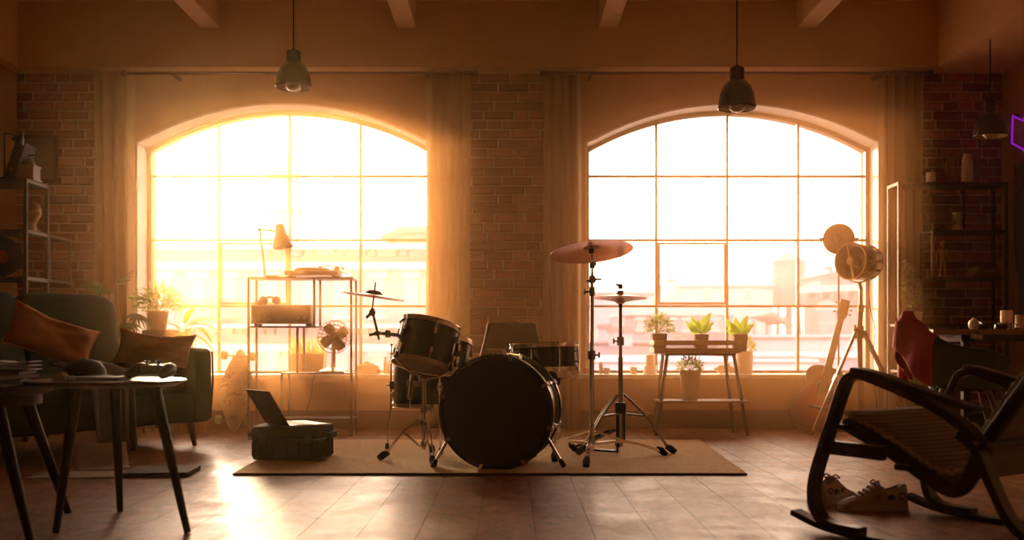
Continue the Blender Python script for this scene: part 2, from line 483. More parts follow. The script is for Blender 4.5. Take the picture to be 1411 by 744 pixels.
curtain('curtain', ax(749, 7.52), ax(802, 7.52), 4, 'tan pleated curtain just right of the central brick pier, behind the tall cymbal', seed=3)
curtain('curtain', ax(1212, 7.52), ax(1275, 7.52), 5, 'olive tan pleated curtain beside the studio spotlight and black metal rack', seed=4)
def rail(name, x0, x1, label):
    z = az(101, 7.46)
    t = thing(name, label, 'curtain rod', ((x0+x1)/2, 7.5, z))
    MB(t.location).rod((x0, 7.455, z), (x1, 7.455, z), .011, 10).build('rod', rod_m, t)
    for x in (x0, x1): MB(t.location).ball((x, 7.455, z), .024).build('finial', rod_m, t)
    for x in (x0+.35, x1-.35): MB(t.location).b2((x-.01, 7.455, z-.012), (x+.01, 7.64, z+.012)).build('bracket', rod_m, t)
rail('curtain_rod', ax(172, 7.47), ax(655, 7.47), 'thin dark curtain rod with ball ends above the window with the turntable shelf')
rail('curtain_rod', ax(748, 7.47), ax(1280, 7.47), 'thin dark curtain rod above the window behind the plant table')

# ---------------------------------------------------------------- rug and drum kit
def weave_mat():
    m = bpy.data.materials.new('rug_weave'); m.use_nodes = True; t = m.node_tree; b = t.nodes['Principled BSDF']; b.inputs['Roughness'].default_value = 0.95; b.inputs['Sheen Weight'].default_value = .7; b.inputs['Sheen Roughness'].default_value = .5; b.inputs['Sheen Tint'].default_value = (1, .76, .46, 1)
    tc_ = t.nodes.new('ShaderNodeTexCoord'); w = t.nodes.new('ShaderNodeTexWave'); w.wave_type = 'BANDS'; w.bands_direction = 'Y'; w.inputs['Scale'].default_value = 9; w.inputs['Distortion'].default_value = 2.5; w.inputs['Detail'].default_value = 3; w.inputs['Detail Scale'].default_value = 6
    n = t.nodes.new('ShaderNodeTexNoise'); n.inputs['Scale'].default_value = 45
    t.links.new(tc_.outputs['Object'], w.inputs['Vector']); t.links.new(tc_.outputs['Object'], n.inputs['Vector'])
    mu_ = t.nodes.new('ShaderNodeMath'); mu_.operation = 'MULTIPLY_ADD'; mu_.inputs[1].default_value = 0.5
    t.links.new(w.outputs['Fac'], mu_.inputs[0]); t.links.new(n.outputs['Fac'], mu_.inputs[2])
    r = t.nodes.new('ShaderNodeValToRGB'); r.color_ramp.elements[0].position = .5; r.color_ramp.elements[0].color = (.36, .22, .11, 1); r.color_ramp.elements[1].position = .95; r.color_ramp.elements[1].color = (.78, .50, .25, 1)
    t.links.new(mu_.outputs[0], r.inputs['Fac']); t.links.new(r.outputs[0], b.inputs['Base Color'])
    bp = t.nodes.new('ShaderNodeBump'); bp.inputs['Strength'].default_value = .5; bp.inputs['Distance'].default_value = .006
    t.links.new(mu_.outputs[0], bp.inputs['Height']); t.links.new(bp.outputs[0], b.inputs['Normal'])
    return m
RUGZ = 0.012
rug = thing('rug', 'sand coloured woven rug lying under the drum kit', 'rug', (-.07, 5.8, 0))
rv = []; rf = []; nx, ny = 40, 24
corners = [(-1.350, 4.957), (1.135, 4.957), (1.215, 6.645), (-1.42, 6.645)]
mbr = MB(rug)
mbr.add([(x, y, .0015) for x, y in corners] + [(x, y, RUGZ) for x, y in corners], [(3,2,1,0), (4,5,6,7), (0,1,5,4), (1,2,6,5), (2,3,7,6), (3,0,4,7)])
mbr.build('pile', weave_mat(), rug, bevel=.003)
dkb = mat('dark_binding', (.10, .06, .035), .9)
eb = MB(rug)
for i in range(4):
    (xa, ya), (xb, yb) = corners[i], corners[(i+1) % 4]
    eb.tube([(xa, ya, .006), (xb, yb, .006)], .0048, 6)
eb.build('bound_edge', dkb, rug)

shell_m = mat('black_lacquer', (.010, .007, .006), .2, coat=.25, spec=.3)
hoop_m = mat('black_hoop', (.016, .011, .009), .3, coat=.3)
chrome = mat('chrome', (.85, .76, .64), .24, 1.0)
chrome_d = mat('dark_chrome', (.42, .37, .31), .26, 1.0)
rubber = mat('black_rubber', (.012, .011, .010), .75)
blackhead = mat('black_drum_head', (.013, .010, .009), .6, spec=.2)
coated = mat('coated_drum_head', (.55, .42, .30), .6, trans=.35)
clearhead = mat('clear_drum_head', (.50, .24, .11), .35, trans=.45)
bronze = mat('bronze_cymbal', (.72, .40, .24), .33, 1.0, var=.12, scale=8)
brass_edge = mat('bright_hoop', (.78, .58, .33), .22, 1.0)
black_metal = mat('black_metal', (.018, .014, .012), .4, .5)
felt = mat('felt', (.05, .035, .025), .95)

def orient(root, axis, spin=0.0):
    q = Vector(axis).normalized().to_track_quat('Z', 'Y') @ Euler((0, 0, spin)).to_quaternion()
    root.rotation_euler = q.to_euler()
def drum(root, r, d, nl, top=coated, bottom=clearhead, tubes=False, a0=0.2):
    h = d/2
    MB().lathe([(r, -h+.004), (r, h-.004), (r-.006, h-.004), (r-.006, -h+.004)], 40, closed=True).build('shell', shell_m, root)
    for sg, m_ in ((1, top), (-1, bottom)):
        MB().lathe([(0, sg*(h-.003)), (r-.004, sg*(h-.003)), (r+.003, sg*(h-.006)), (r+.003, sg*(h-.009)), (0, sg*(h-.007))], 40).build('head', m_, root)
        MB().lathe([(r+.0035, sg*(h-.016)), (r+.012, sg*(h-.016)), (r+.012, sg*(h-.012)), (r+.007, sg*(h-.011)), (r+.007, sg*(h+.005)), (r+.011, sg*(h+.008)), (r+.0105, sg*(h+.010)), (r+.0035, sg*(h+.007))], 40, closed=True).build('hoop', chrome, root)
    for i in range(nl):
        a = a0 + 2*PI*i/nl; M = Matrix.Rotation(a, 4, 'Z')
        if tubes:
            lug = MB().tube([M @ Vector((r+.013, 0, -h*.62)), M @ Vector((r+.013, 0, h*.62))], .0055, 8)
            for sg in (1, -1): lug.box((r+.006, 0, sg*h*.4), (.014, .009, .008), M=M)
            lug.build('lug', chrome, root, bevel=.002)
        for sg in (1, -1):
            if not tubes:
                MB().box((r+.009, 0, sg*(h-.060)), (.018, .015, .034), M=M).tube([M @ Vector((r+.013, 0, sg*(h-.043))), M @ Vector((r+.013, 0, sg*(h-.07)))], .0065, 8).build('lug', chrome, root, bevel=.002)
            MB().tube([M @ Vector((r+.012, 0, sg*(h-.05))), M @ Vector((r+.012, 0, sg*(h+.004)))], .003, 6).tube([M @ Vector((r+.012, 0, sg*(h-.004))), M @ Vector((r+.012, 0, sg*(h+.010)))], .006, 6).build('tension_rod', chrome, root)

# bass drum
BR, BD = .274, .38
yaw = math.radians(-9)
fc = at(683, 568.5, 5.10); cdir = Vector((-math.sin(yaw), math.cos(yaw), 0))
bass = thing('bass_drum', 'large black bass drum standing at the centre of the rug', 'drum', fc + cdir*BD/2)
bass.rotation_euler = (PI/2, 0, yaw)
h = BD/2
MB().lathe([(BR, -h+.02), (BR, h-.02), (BR-.007, h-.02), (BR-.007, -h+.02)], 64, closed=True).build('shell', shell_m, bass)
MB().lathe([(0, h-.004), (BR-.01, h-.004), (BR+.002, h-.010), (BR+.002, h-.016), (0, h-.010)], 64).build('head', blackhead, bass, label='matte black front head')
MB().lathe([(0, -h+.006), (BR, -h+.008), (BR, -h+.014), (0, -h+.012)], 64).build('head', coated, bass)
for sg in (1, -1):
    ho = MB().lathe([(BR+.003, sg*(h-.044)), (BR+.015, sg*(h-.044)), (BR+.015, sg*(h+.0)), (BR+.003, sg*(h+.0))], 72, closed=True).build('hoop', hoop_m, bass, bevel=.002)
    MB().lathe([(BR+.0150, sg*(h-.038)), (BR+.0175, sg*(h-.038)), (BR+.0175, sg*(h-.006)), (BR+.0150, sg*(h-.010))], 72, closed=True).build('inlay', brass_edge, ho)
for i in range(8):
    a = PI/8 + 2*PI*i/8 + .12; M = Matrix.Rotation(a, 4, 'Z')
    for sg in (1, -1):
        MB().box((BR+.012, 0, sg*(h-.024)), (.024, .020, .052), M=M).box((BR+.006, 0, sg*(h+.001)), (.03, .020, .006), M=M).tube([M @ Vector((BR+.018, 0, sg*(h-.05))), M @ Vector((BR+.018, 0, sg*(h-.11)))], .0035, 6).tube([M @ Vector((BR+.022, -.016, sg*(h-.016))), M @ Vector((BR+.022, .016, sg*(h-.016)))], .0045, 6).build('claw', chrome_d, bass, bevel=.002)
    MB().box((BR+.010, 0, 0), (.02, .018, .06), M=M).build('lug', chrome, bass, bevel=.002)
for a_, b_ in ((at(750, 596, 5.23), at(776, 647, 5.13)), (at(618, 604, 5.21), at(597, 646, 5.12))):
    b_.z = .030
    sp = MB(bass); sp.rod(a_, b_, .0085, 10); sp.ball(a_, .022, 10, 8); so = sp.build('spur', chrome, bass)
    d_ = (b_-a_).normalized(); e_ = b_ - d_*.03
    c_ = Vector((b_.x, b_.y, 0)) + d_*.012; c_.z = RUGZ+.011
    MB(bass).tube([e_, b_, c_], [.012, .014, .011], 10).build('rubber_foot', rubber, so)
tp = fc + Vector((0.0, .10, BR+.008))
mm_ = MB(bass); mm_.prism([(tp.x-.052, tp.z-.01), (tp.x+.060, tp.z-.01), (tp.x+.048, tp.z+.034), (tp.x-.046, tp.z+.034)], tp.y-.03, tp.y+.03)
for k in (-.028, 0, .028): mm_.rod((tp.x+k, tp.y-.034, tp.z+.004), (tp.x+k, tp.y-.034, tp.z+.03), .006)
mm_.build('tom_mount', chrome, bass, bevel=.003)
pd = at(752, 632, 5.72)   # kick pedal peeping out behind the drum
kp = thing('kick_pedal', 'black kick pedal behind the bass drum', 'pedal', (-.03, 5.66, RUGZ))
MB(kp).b2((-.08, 5.60, RUGZ+.002), (.02, 5.90, RUGZ+.012)).build('base_plate', black_metal, kp)
MB(kp).box((-.03, 5.77, .075), (.09, .25, .012), rot=(-.28, 0, 0)).build('footboard', chrome_d, kp)
for x in (-.075, .015): MB(kp).rod((x, 5.62, RUGZ+.01), (x, 5.62, .19), .009).build('post', chrome, kp)
bt = MB(kp).rod((-.09, 5.62, .185), (.03, 5.62, .185), .006).rod((-.03, 5.62, .185), (-.03, 5.60, .32), .005).build('beater_shaft', chrome, kp)
MB(kp).ball((-.03, 5.585, .33), (.022, .026, .022)).build('beater', felt, bt)

# toms
tom = thing('rack_tom', 'black tom drum tilted on a chrome stand beside the bass drum', 'drum', at(587, 476, 5.42))
orient(tom, (.19, .235, .95)); drum(tom, .154, .225, 6, a0=.45)
tom2 = thing('small_tom', 'small black tom drum half hidden between the larger tilted tom and the bass drum', 'drum', at(617, 491, 5.76))
orient(tom2, (.12, .20, .97)); drum(tom2, .120, .185, 5, a0=.1)
ft = thing('floor_tom', 'black floor tom on three chrome legs behind the tilted tom', 'drum', (-.495, 6.02, .270+.18))
drum(ft, .200, .35, 6, a0=.1)
for a in (172, 292, 52):
    a = math.radians(a); rr_ = .222; M = Matrix.Rotation(a, 4, 'Z'); zf = RUGZ - ft.location.z
    lg = MB().tube([M @ Vector((rr_, 0, .12)), M @ Vector((rr_, 0, -.20)), M @ Vector((rr_+.02, 0, zf+.05)), M @ Vector((rr_+.024, 0, zf+.02))], .0055, 8).build('leg', chrome, ft)
    MB().tube([M @ Vector((rr_+.0235, 0, zf+.035)), M @ Vector((rr_+.025, 0, zf+.001))], [.010, .013], 10).build('rubber_foot', rubber, lg)
    MB().box((rr_-.012, 0, -.06), (.034, .03, .05), M=M).tube([M @ Vector((rr_, .0, -.06)), M @ Vector((rr_+.03, .012, -.06))], .005, 6).build('leg_bracket', chrome_d, ft, bevel=.003)

# snare
sn = thing('snare_drum', 'shallow chrome rimmed snare drum right of the bass drum', 'drum', at(750, 492.5, 5.71))
orient(sn, (-.035, .03, 1)); drum(sn, .1845, .140, 8, tubes=True, a0=PI/2+.32)
sw = MB().box((.199, -.02, 0), (.02, .03, .09)).tube([(.195, -.02, .01), (.235, -.03, .012)], .004).tube([(.19, -.02, -.045), (.205, -.03, -.075), (.17, -.06, -.085)], .006).build('strainer', chrome_d, sn, bevel=.002)
# stands
def tripod(t, cx, cy, feet, z_hi, z_lo, r, zf, flat=False, legw=.022, m=chrome):
    for fx, fy in feet:
        d = Vector((fx-cx, fy-cy, 0)); L = d.length; d.normalize(); sd = Vector((0, 0, 1)).cross(d)
        top = Vector((cx, cy, z_hi)) + d*.02; foot = Vector((fx, fy, zf+.030)) - d*.02
        mid = top.lerp(foot, .5) + Vector((0, 0, .030 if not flat else .028))
        pts = catmull([top, mid, foot], 5)
        lg = MB(t)
        for s_ in (-1, 1): lg.band([p + sd*s_*legw*.42 for p in pts], .004, .013, sd)
        for q in (0.3, .75):
            p = pts[int(q*(len(pts)-1))]; lg.rod(p - sd*legw*.6, p + sd*legw*.6, .005, 6)
        lo = lg.build('leg', m, t, smooth=40)
        fp = Vector((fx, fy, zf+.0))
        MB(t).tube([foot - d*.015 + Vector((0, 0, .012)), foot + d*.012, fp + d*.02 + Vector((0, 0, .007))], [.014, .020, .017], 8).build('rubber_foot', rubber, lo)
        bs = Vector((cx, cy, z_lo)) + d*.018
        be = pts[int(.52*(len(pts)-1))]
        br = MB(t)
        for s_ in (-1, 1): br.band([bs + sd*s_*legw*.25, be + sd*s_*legw*.25], .003, .011, sd)
        br.build('brace', m, t)
def collar(t, p, r=.019, h=.035, wing=(1, 0, 0), name='clamp'):
    p = Vector(p); w = Vector(wing).normalized()
    MB(t).rod(p - Vector((0, 0, h/2)), p + Vector((0, 0, h/2)), r, 12).tube([p, p + w*.034], .006, 8).box(p + w*.040, (.010, .008, .03)).build(name, chrome_d, t, bevel=.002)

# tom stand
cx, cy = ax(584, 5.48), 5.48
ts = thing('tom_stand', 'chrome basket stand holding the larger tilted tom', 'stand', (cx, cy, RUGZ))
MB(ts).rod((cx, cy, .07), (cx, cy, .44), .0115, 12).build('pole', chrome, ts)
collar(ts, (cx, cy, .285), .018, .04); collar(ts, (cx, cy, .215), .017, .03, (-1, 0, 0)); collar(ts, (cx, cy, .10), .017, .03, (0, -1, 0))
tripod(ts, cx, cy, [(ax(527, 5.50), 5.50), (ax(597, 5.21), 5.21), (-.46, 5.86)], .225, .085, .01, RUGZ)
hub = Vector((cx, cy, .44)) + Vector((-.0, 0, .012))
axis = Vector((.19, .235, .95)).normalized(); bc = tom.location - axis*.112
MB(ts).ball(hub, (.03, .03, .022)).box(hub + Vector((-.055, 0, -.03)), (.07, .035, .03)).rod(hub + Vector((-.075, -.01, -.11)), hub + Vector((-.06, -.01, .02)), .012).build('tilter', chrome_d, ts, bevel=.003)
q = axis.to_track_quat('Z', 'Y').to_matrix()
for a in (200, 320, 80):
    a = math.radians(a); e = bc + q @ Vector((math.cos(a)*.170, math.sin(a)*.170, 0)); u = e + axis*.035
    am = MB(ts).tube(catmull([hub, hub.lerp(e, .55) - axis*.02, e - axis*.004, u], 4), .006, 8).build('basket_arm', chrome, ts)
    MB(ts).tube([e - axis*.006, e + axis*.022], .010, 8).build('grip', rubber, am)
# snare stand
cx, cy = ax(760, 5.74), 5.74
ss = thing('snare_stand', 'chrome stand under the snare drum, mostly behind the bass drum', 'stand', (cx, cy, RUGZ))
MB(ss).rod((cx, cy, .06), (cx, cy, .43), .011, 12).build('pole', chrome, ss)
MB(ss).ball((cx, cy-.02, .455), (.034, .034, .026)).box((cx+.012, cy-.03, .425), (.07, .05, .035)).build('tilter', black_metal, ss, bevel=.004)
tripod(ss, cx, cy, [(ax(791, 5.90), 5.90), (.09, 6.02), (.225, 5.42)], .20, .075, .01, RUGZ)
collar(ss, (cx, cy, .24), .018, .04)
for a in (215, 335, 95):
    a = math.radians(a); e = sn.location + Vector((math.cos(a)*.199, math.sin(a)*.199, -.086)); u = e + Vector((0, 0, .04))
    MB(ss).tube(catmull([Vector((cx, cy, .445)), Vector((cx, cy, .44)).lerp(e, .6) + Vector((0, 0, -.015)), e, u], 4), .006, 8).build('basket_arm', chrome, ss)

# crash cymbal and its stand
def cymbal(root, r, bell=.2, m=bronze, bow=.10):
    pr = [(.006, r*bow+.024*r/.2), (r*bell*.55, r*bow+.021*r/.2), (r*bell, r*bow+.004), (r*.55, r*bow*.62), (r*.85, r*bow*.2), (r, 0)]
    lo = [(a, b-.0014) for a, b in pr[::-1]]
    pl = MB().lathe(pr + lo, 56, closed=True).build('plate', m, root, smooth=25)
    return pl
cx, cy = ax(815.5, 5.5), 5.50
cs = thing('cymbal_stand', 'tall chrome stand carrying the large crash cymbal', 'stand', (cx, cy, RUGZ))
MB(cs).rod((cx, cy, .065), (cx, cy, .575), .0135, 14).build('lower_tube', chrome, cs)
MB(cs).rod((cx, cy, .55), (cx+.002, cy, .93), .0105, 12).build('middle_tube', chrome, cs)
MB(cs).rod((cx, cy, .90), (cx+.002, cy, 1.02), .008, 10).build('upper_tube', chrome, cs)
collar(cs, (cx, cy, .575), .020, .05, (1, -.3, 0)); collar(cs, (cx, cy, .915), .017, .045, (-1, 0, 0)); collar(cs, (cx, cy, .12), .019, .05, (0, -1, 0))
tl = at(816, 385, cy); MB(cs).ball(tl, (.022, .02, .024)).rod(tl - Vector((0, .03, 0)), tl + Vector((0, .03, 0)), .014, 10).rod(tl, tl + Vector((.05, -.01, 0)), .005).rod(tl, tl + Vector((-.035, -.01, -.012)), .006).build('tilter', chrome_d, cs)
c0 = at(815, 346, cy-.02)
ck = at(816, 362, cy-.012)
MB(cs).tube([tl, ck, c0 + Vector((0, 0, .055))], .0055, 8).rod(ck, ck - Vector((0, 0, .03)), .014, 10).rod(ck + Vector((.0, 0, 0)), ck + Vector((.018, -.01, -.01)), .010, 8).build('cymbal_rod', chrome_d, cs)
MB(cs).rod(c0 + Vector((0, .0, -.012)), c0 + Vector((0, 0, .012)), .014, 12).build('felt_washer', felt, cs)
tripod(cs, cx, cy, [(ax(808, 5.19), 5.19), (ax(913, 5.70), 5.70), (.06, 5.78)], .10, .165, .01, RUGZ, flat=True, legw=.026)
cr = thing('crash_cymbal', 'large bronze cymbal tilted on top of the tall chrome stand', 'cymbal', c0 + Vector((0, 0, -.005)))
orient(cr, (-.085, .185, .98)); cymbal(cr, .224)

# hi-hat
hx, hy = ax(855, 5.85), 5.85
hs = thing('hi_hat_stand', 'chrome stand with pull rod and pedal carrying the two hi-hat cymbals', 'stand', (hx, hy, RUGZ))
zt = az(418, hy)
MB(hs).rod((hx, hy, .05), (hx, hy, .56), .0135, 14).build('lower_tube', chrome_d, hs)
MB(hs).rod((hx, hy, .54), (hx, hy, zt), .010, 12).build('upper_tube', chrome_d, hs)
MB(hs).rod((hx, hy, zt), (hx, hy, az(353, hy)), .0032, 8).build('pull_rod', chrome, hs)
collar(hs, (hx, hy, az(470, hy)), .021, .05, (-1, -.2, 0))
MB(hs).lathe([(.006, -.05), (.010, -.045), (.012, -.02), (.032, -.004), (.032, 0)], 20, Matrix.Translation((hx, hy, az(413, hy)))).build('cymbal_seat', black_metal, hs)
ckz = az(395, hy); MB(hs).rod((hx, hy, ckz-.012), (hx, hy, ckz+.014), .013, 12).rod((hx, hy, ckz+.005), (hx-.025, hy-.01, ckz+.012), .007).rod((hx, hy, az(405, hy)), (hx, hy, az(400.5, hy)), .017, 12).build('clutch', black_metal, hs)
tripod(hs, hx, hy, [(ax(926, 5.80), 5.80), (ax(800, 5.74), 5.74), (hx+.02, 6.17)], .345, .235, .01, RUGZ, legw=.026, m=chrome_d)
MB(hs).b2((hx-.024, hy-.012, RUGZ+.001), (hx-.014, hy+.02, .24)).b2((hx+.016, hy-.012, RUGZ+.06), (hx+.026, hy+.02, .24)).b2((hx-.03, hy-.015, .235), (hx+.03, hy+.02, .30)).build('frame', black_metal, hs, bevel=.002)
MB(hs).box((hx-.13, hy+.12, .085), (.26, .075, .012), rot=(0, -.42, -.72)).build('footboard', black_metal, hs)
MB(hs).box((hx-.12, hy+.11, RUGZ+.006), (.25, .05, .010), rot=(0, 0, -.72)).build('base_plate', black_metal, hs)
h1 = thing('hi_hat_cymbal', 'upper one of the paired bronze hi-hat cymbals', 'cymbal', (hx, hy, az(409.5, hy)), group='hi-hat cymbals')
orient(h1, (.01, 0.005, 1)); cymbal(h1, .153, .2, bow=.085)
h2 = thing('hi_hat_cymbal', 'lower upturned one of the paired bronze hi-hat cymbals', 'cymbal', (hx, hy, az(411.8, hy)), group='hi-hat cymbals')
orient(h2, (-.01, 0.0, -1)); cymbal(h2, .153, .2, bow=.085)

# splash cymbal on an arm clamped to the tom
ym = 5.36
arm = thing('jointed_boom', 'jointed chrome arm clamped to the tilted tom, holding the splash cymbal', 'clamp', at(519, 459, ym))
p_top, p_j, p_b = at(517.5, 389, ym), at(513, 430, ym), at(522.5, 468, ym)
MB(arm).rod(at(512.5, 428, ym), p_top, .0045, 8).build('tilt_rod', chrome_d, arm)
MB(arm).rod(at(513, 428, ym), p_b, .0065, 10).build('post', chrome_d, arm)
MB(arm).ball(p_j, (.018, .018, .022)).rod(p_j + Vector((0, -.02, -.005)), p_j + Vector((0, .02, -.005)), .014).rod(p_j, p_j + Vector((-.03, -.01, -.03)), .008).build('tilter', chrome_d, arm)
c1 = at(519.5, 459, ym)
MB(arm).ball(c1, (.022, .02, .015)).tube([c1, c1 + Vector((-.04, -.01, -.01))], .008).tube([c1, at(535, 460, ym+.02), at(549, 462, ym+.06)], [.008, .010, .012]).rod(at(534, 455, ym), at(534, 465, ym), .015).build('boom', chrome_d, arm)
sp = thing('splash_cymbal', 'small pale cymbal on the jointed arm left of the drums', 'cymbal', at(514.5, 408.5, ym))
orient(sp, (.135, .015, .98)); cymbal(sp, .166, .3, mat('pale_cymbal', (.80, .62, .46), .3, 1.0), bow=.05)
MB().lathe([(0, .034), (.03, .031), (.048, .016), (.052, .010)], 20).build('bell', mat('dark_bell', (.10, .06, .04), .5, .6), sp)

# chair behind the drums
ch = thing('shell_chair', 'dark brown shell chair with a lit metal edge behind the bass drum', 'chair', (0.0, 6.55, 0))
vs = []; fs = []; nu, nv = 16, 18
prof = [(-.22, .435), (-.20, .425), (-.10, .415), (.05, .42), (.14, .44), (.185, .50), (.205, .60), (.222, .70), (.228, .765), (.229, .778)]
prof = [(p.x, p.y) for p in catmull([(a, b, 0) for a, b in prof], 2)]
for j, (y, z) in enumerate(prof):
    t_ = j/(len(prof)-1)
    hw = .215 + .018*math.sin(PI*min(t_*1.4, 1)) - (.062*max(0, (z-.46)/.32))
    for i in range(nu+1):
        u = -1 + 2*i/nu
        dz = -.012*(1-u*u) if z > .77 else 0
        vs.append((u*hw, y - .035*u*u*(1 if z > .46 else .2), z + .02*u*u*(z < .46) + dz + (-.018*(abs(u) > .95))*(z > .765)))
for j in range(len(prof)-1):
    for i in range(nu): fs.append((j*(nu+1)+i, j*(nu+1)+i+1, (j+1)*(nu+1)+i+1, (j+1)*(nu+1)+i))
so = MB().add(vs, fs).build('shell', mat('dark_leather', (.075, .045, .03), .5), ch, smooth=80)
md = so.modifiers.new('t', 'SOLIDIFY'); md.thickness = .022; md.offset = 0
rim = [Vector(vs[j*(nu+1)]) for j in range(len(prof))] + [Vector(vs[(len(prof)-1)*(nu+1)+i]) for i in range(1, nu)] + [Vector(vs[j*(nu+1)+nu]) for j in range(len(prof)-1, -1, -1)]
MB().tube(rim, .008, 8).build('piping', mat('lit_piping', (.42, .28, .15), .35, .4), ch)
redwood = mat('red_wood', (.20, .05, .03), .45)
for sx in (-1, 1):
    for yy in (-.16, .17):
        MB().tube([(sx*.17, yy*.7, .40), (sx*.285, yy, .014)], [.019, .013], 10).build('leg', redwood, ch)
MB().box((0, 0, .395), (.36, .26, .03)).build('seat_frame', black_metal, ch, bevel=.004)
# ---------------------------------------------------------------- left half: sofa, tables, rack, shelf, case
velvet = mat('green_velvet', (.016, .028, .003), .8, var=.3, scale=14, sheen=.45, spec=.2)
orange_cloth = mat('rust_cloth', (.42, .15, .035), .9, var=.2, scale=18, bump=.15, sheen=.3)
leg_wood = mat('leg_wood', (.15, .07, .032), .45, var=.2, scale=18, stretch=(6, 6, 1))
walnut = mat('dark_table_wood', (.014, .008, .005), .4, var=.3, spec=.25, scale=16, stretch=(1, 8, 1))
wire_black = mat('wire_black', (.03, .022, .016), .45, .4)
paper = mat('paper', (.34, .29, .23), .8, var=.08, scale=6)
cream = mat('cream_ceramic', (.70, .60, .47), .45, var=.05)
terracotta = mat('terracotta', (.36, .16, .085), .8, var=.2, scale=12)
soil = mat('soil', (.035, .022, .014), .95, bump=.5, scale=60)
def plant_green(name, c): return mat(name, c, .5, var=.3, scale=10, trans=.6)
g_fern = plant_green('fern_green', (.45, .50, .10)); g_leaf = plant_green('leaf_green', (.42, .62, .07)); g_palm = plant_green('palm_green', (.14, .20, .05)); g_dark = plant_green('dark_leaf_green', (.055, .075, .025))

def grid_mesh(f, nu, nv, closed_u=False):
    vs = [f(i/nu, j/nv) for j in range(nv+1) for i in range(nu+1)]
    fs = [(j*(nu+1)+i, j*(nu+1)+i+1, (j+1)*(nu+1)+i+1, (j+1)*(nu+1)+i) for j in range(nv) for i in range(nu)]
    return vs, fs
def sq(v, p): return math.copysign(abs(v)**p, v)
def soft_box(mb, c, d, p=.35, n=28, m=14, rot=None, f=None):
    """a padded block: superellipsoid with centre c and size d; f may move each point"""
    T = Matrix.Translation(c)
    if rot is not None: T = T @ Euler(rot).to_matrix().to_4x4()
    vs = []
    for j in range(m+1):
        a = -PI/2 + PI*j/m
        for i in range(n):
            b = 2*PI*i/n
            v = Vector((sq(math.cos(a), p)*sq(math.cos(b), p)*d[0]/2, sq(math.cos(a), p)*sq(math.sin(b), p)*d[1]/2, sq(math.sin(a), p)*d[2]/2))
            if f: v = f(v)
            vs.append(v)
    fs = [(j*n+i, j*n+(i+1) % n, (j+1)*n+(i+1) % n, (j+1)*n+i) for j in range(m) for i in range(n)]
    return mb.add(vs, fs, T)
def pillow(name, label, c, w, h, t, rot, m, seed=0, cat='cushion', group=None):
    root = thing(name, label, cat, c, 0, group); root.rotation_euler = rot
    rr = random.Random(seed); o1, o2 = rr.uniform(0, 9), rr.uniform(0, 9)
    n = 22; vs = []
    for s_ in (1, -1):
        for j in range(n+1):
            for i in range(n+1):
                u, v = -1+2*i/n, -1+2*j/n
                th = max(0, (1-u**4)*(1-v**4))**.55
                pin = 1 - .10*(1-abs(v))*abs(u)**3 - 0
                x = u*w/2*(1-.10*(1-v*v)*abs(u)); z = v*h/2*(1-.10*(1-u*u)*abs(v))
                wr = noise.noise(Vector((u*2.2+o1, v*2.2+o2, s_)))*.016*th + .010*math.sin(7*(u*v)+o1)*th*(1-th*.4)
                vs.append((x, s_*(t/2*th + wr), z - .03*(1-u*u)*(v > 0)*v))
    q = (n+1)**2
    fs = []
    for s_ in (0, 1):
        for j in range(n):
            for i in range(n):
                b = s_*q; fs.append((b+j*(n+1)+i, b+j*(n+1)+i+1, b+(j+1)*(n+1)+i+1, b+(j+1)*(n+1)+i))
    mb = MB().add(vs, fs)
    o = mb.build('cover', m, root, smooth=80)
    wld = o.modifiers.new('w', 'WELD'); wld.merge_threshold = .0008
    ed = [Vector(((-1+2*i/n)*w/2*(1-.10*(1-1)*1), 0, 0)) for i in range(2)]
    def edge(u, v): return Vector((u*w/2*(1-.10*(1-v*v)*abs(u)), 0, v*h/2*(1-.10*(1-u*u)*abs(v)) - .03*(1-u*u)*(v > 0)*v))
    pts = [edge(-1+2*i/n, -1) for i in range(n)] + [edge(1, -1+2*i/n) for i in range(n)] + [edge(1-2*i/n, 1) for i in range(n)] + [edge(-1, 1-2*i/n) for i in range(n+1)]
    MB().tube(pts, .005, 6).build('piping', m, root)
    return root

# sofa
sofa = thing('sofa', 'dark green tufted velvet sofa on tapered wooden legs against the left wall', 'sofa', (-2.695, 5.94, 0), math.radians(60))
fb = MB(); soft_box(fb, (0, -.03, .245), (1.62, .86, .19), .12); fb.build('base', velvet, sofa, smooth=50)
for sx in (-1, 1):
    ab = MB(); soft_box(ab, (sx*.745, -.03, .375), (.15, .90, .47), .16); ao = ab.build('arm', velvet, sofa, smooth=50)
    MB().tube([(sx*.82, -.455, .17), (sx*.82, -.475, .40), (sx*.82, -.47, .58), (sx*.82, -.2, .605), (sx*.82, .38, .605)], .006, 6).build('piping', velvet, ao)
MB().box((.823, -.44, .33), (.006, .006, .05)).build('care_tag', paper, sofa)
for k, sx in enumerate((-.34, .34)):
    sb = MB(); soft_box(sb, (sx, -.09, .385), (.665, .74, .14), .2); so = sb.build('seat_cushion', velvet, sofa, smooth=60)
    tufts = [(u, v) for u in (-.5, .0, .5) for v in (-.30, .32)]
    def tf(v):
        x, z = v.x/.33, v.z/.24
        if v.y < 0:
            dmp = 0
            for a, b in tufts:
                dmp += .045*math.exp(-((x-a)**2+(z-b)**2)/.02)
            dmp += .016*math.exp(-((z-.01)**2)/.004)
            v = Vector((v.x, v.y+dmp, v.z))
        return v
    bb = MB(); soft_box(bb, (sx, .30, .665), (.69, .21, .55), .3, n=72, m=40, rot=(-.20, 0, 0), f=tf); bo = bb.build('back_cushion', velvet, sofa, smooth=80)
    for a, b in tufts:
        p = Matrix.Translation((sx, .30, .665)) @ Euler((-.20, 0, 0)).to_matrix().to_4x4() @ Vector((a*.33, -.062, b*.24))
        MB().ball(p, .013, 10, 6).build('button', velvet, bo)
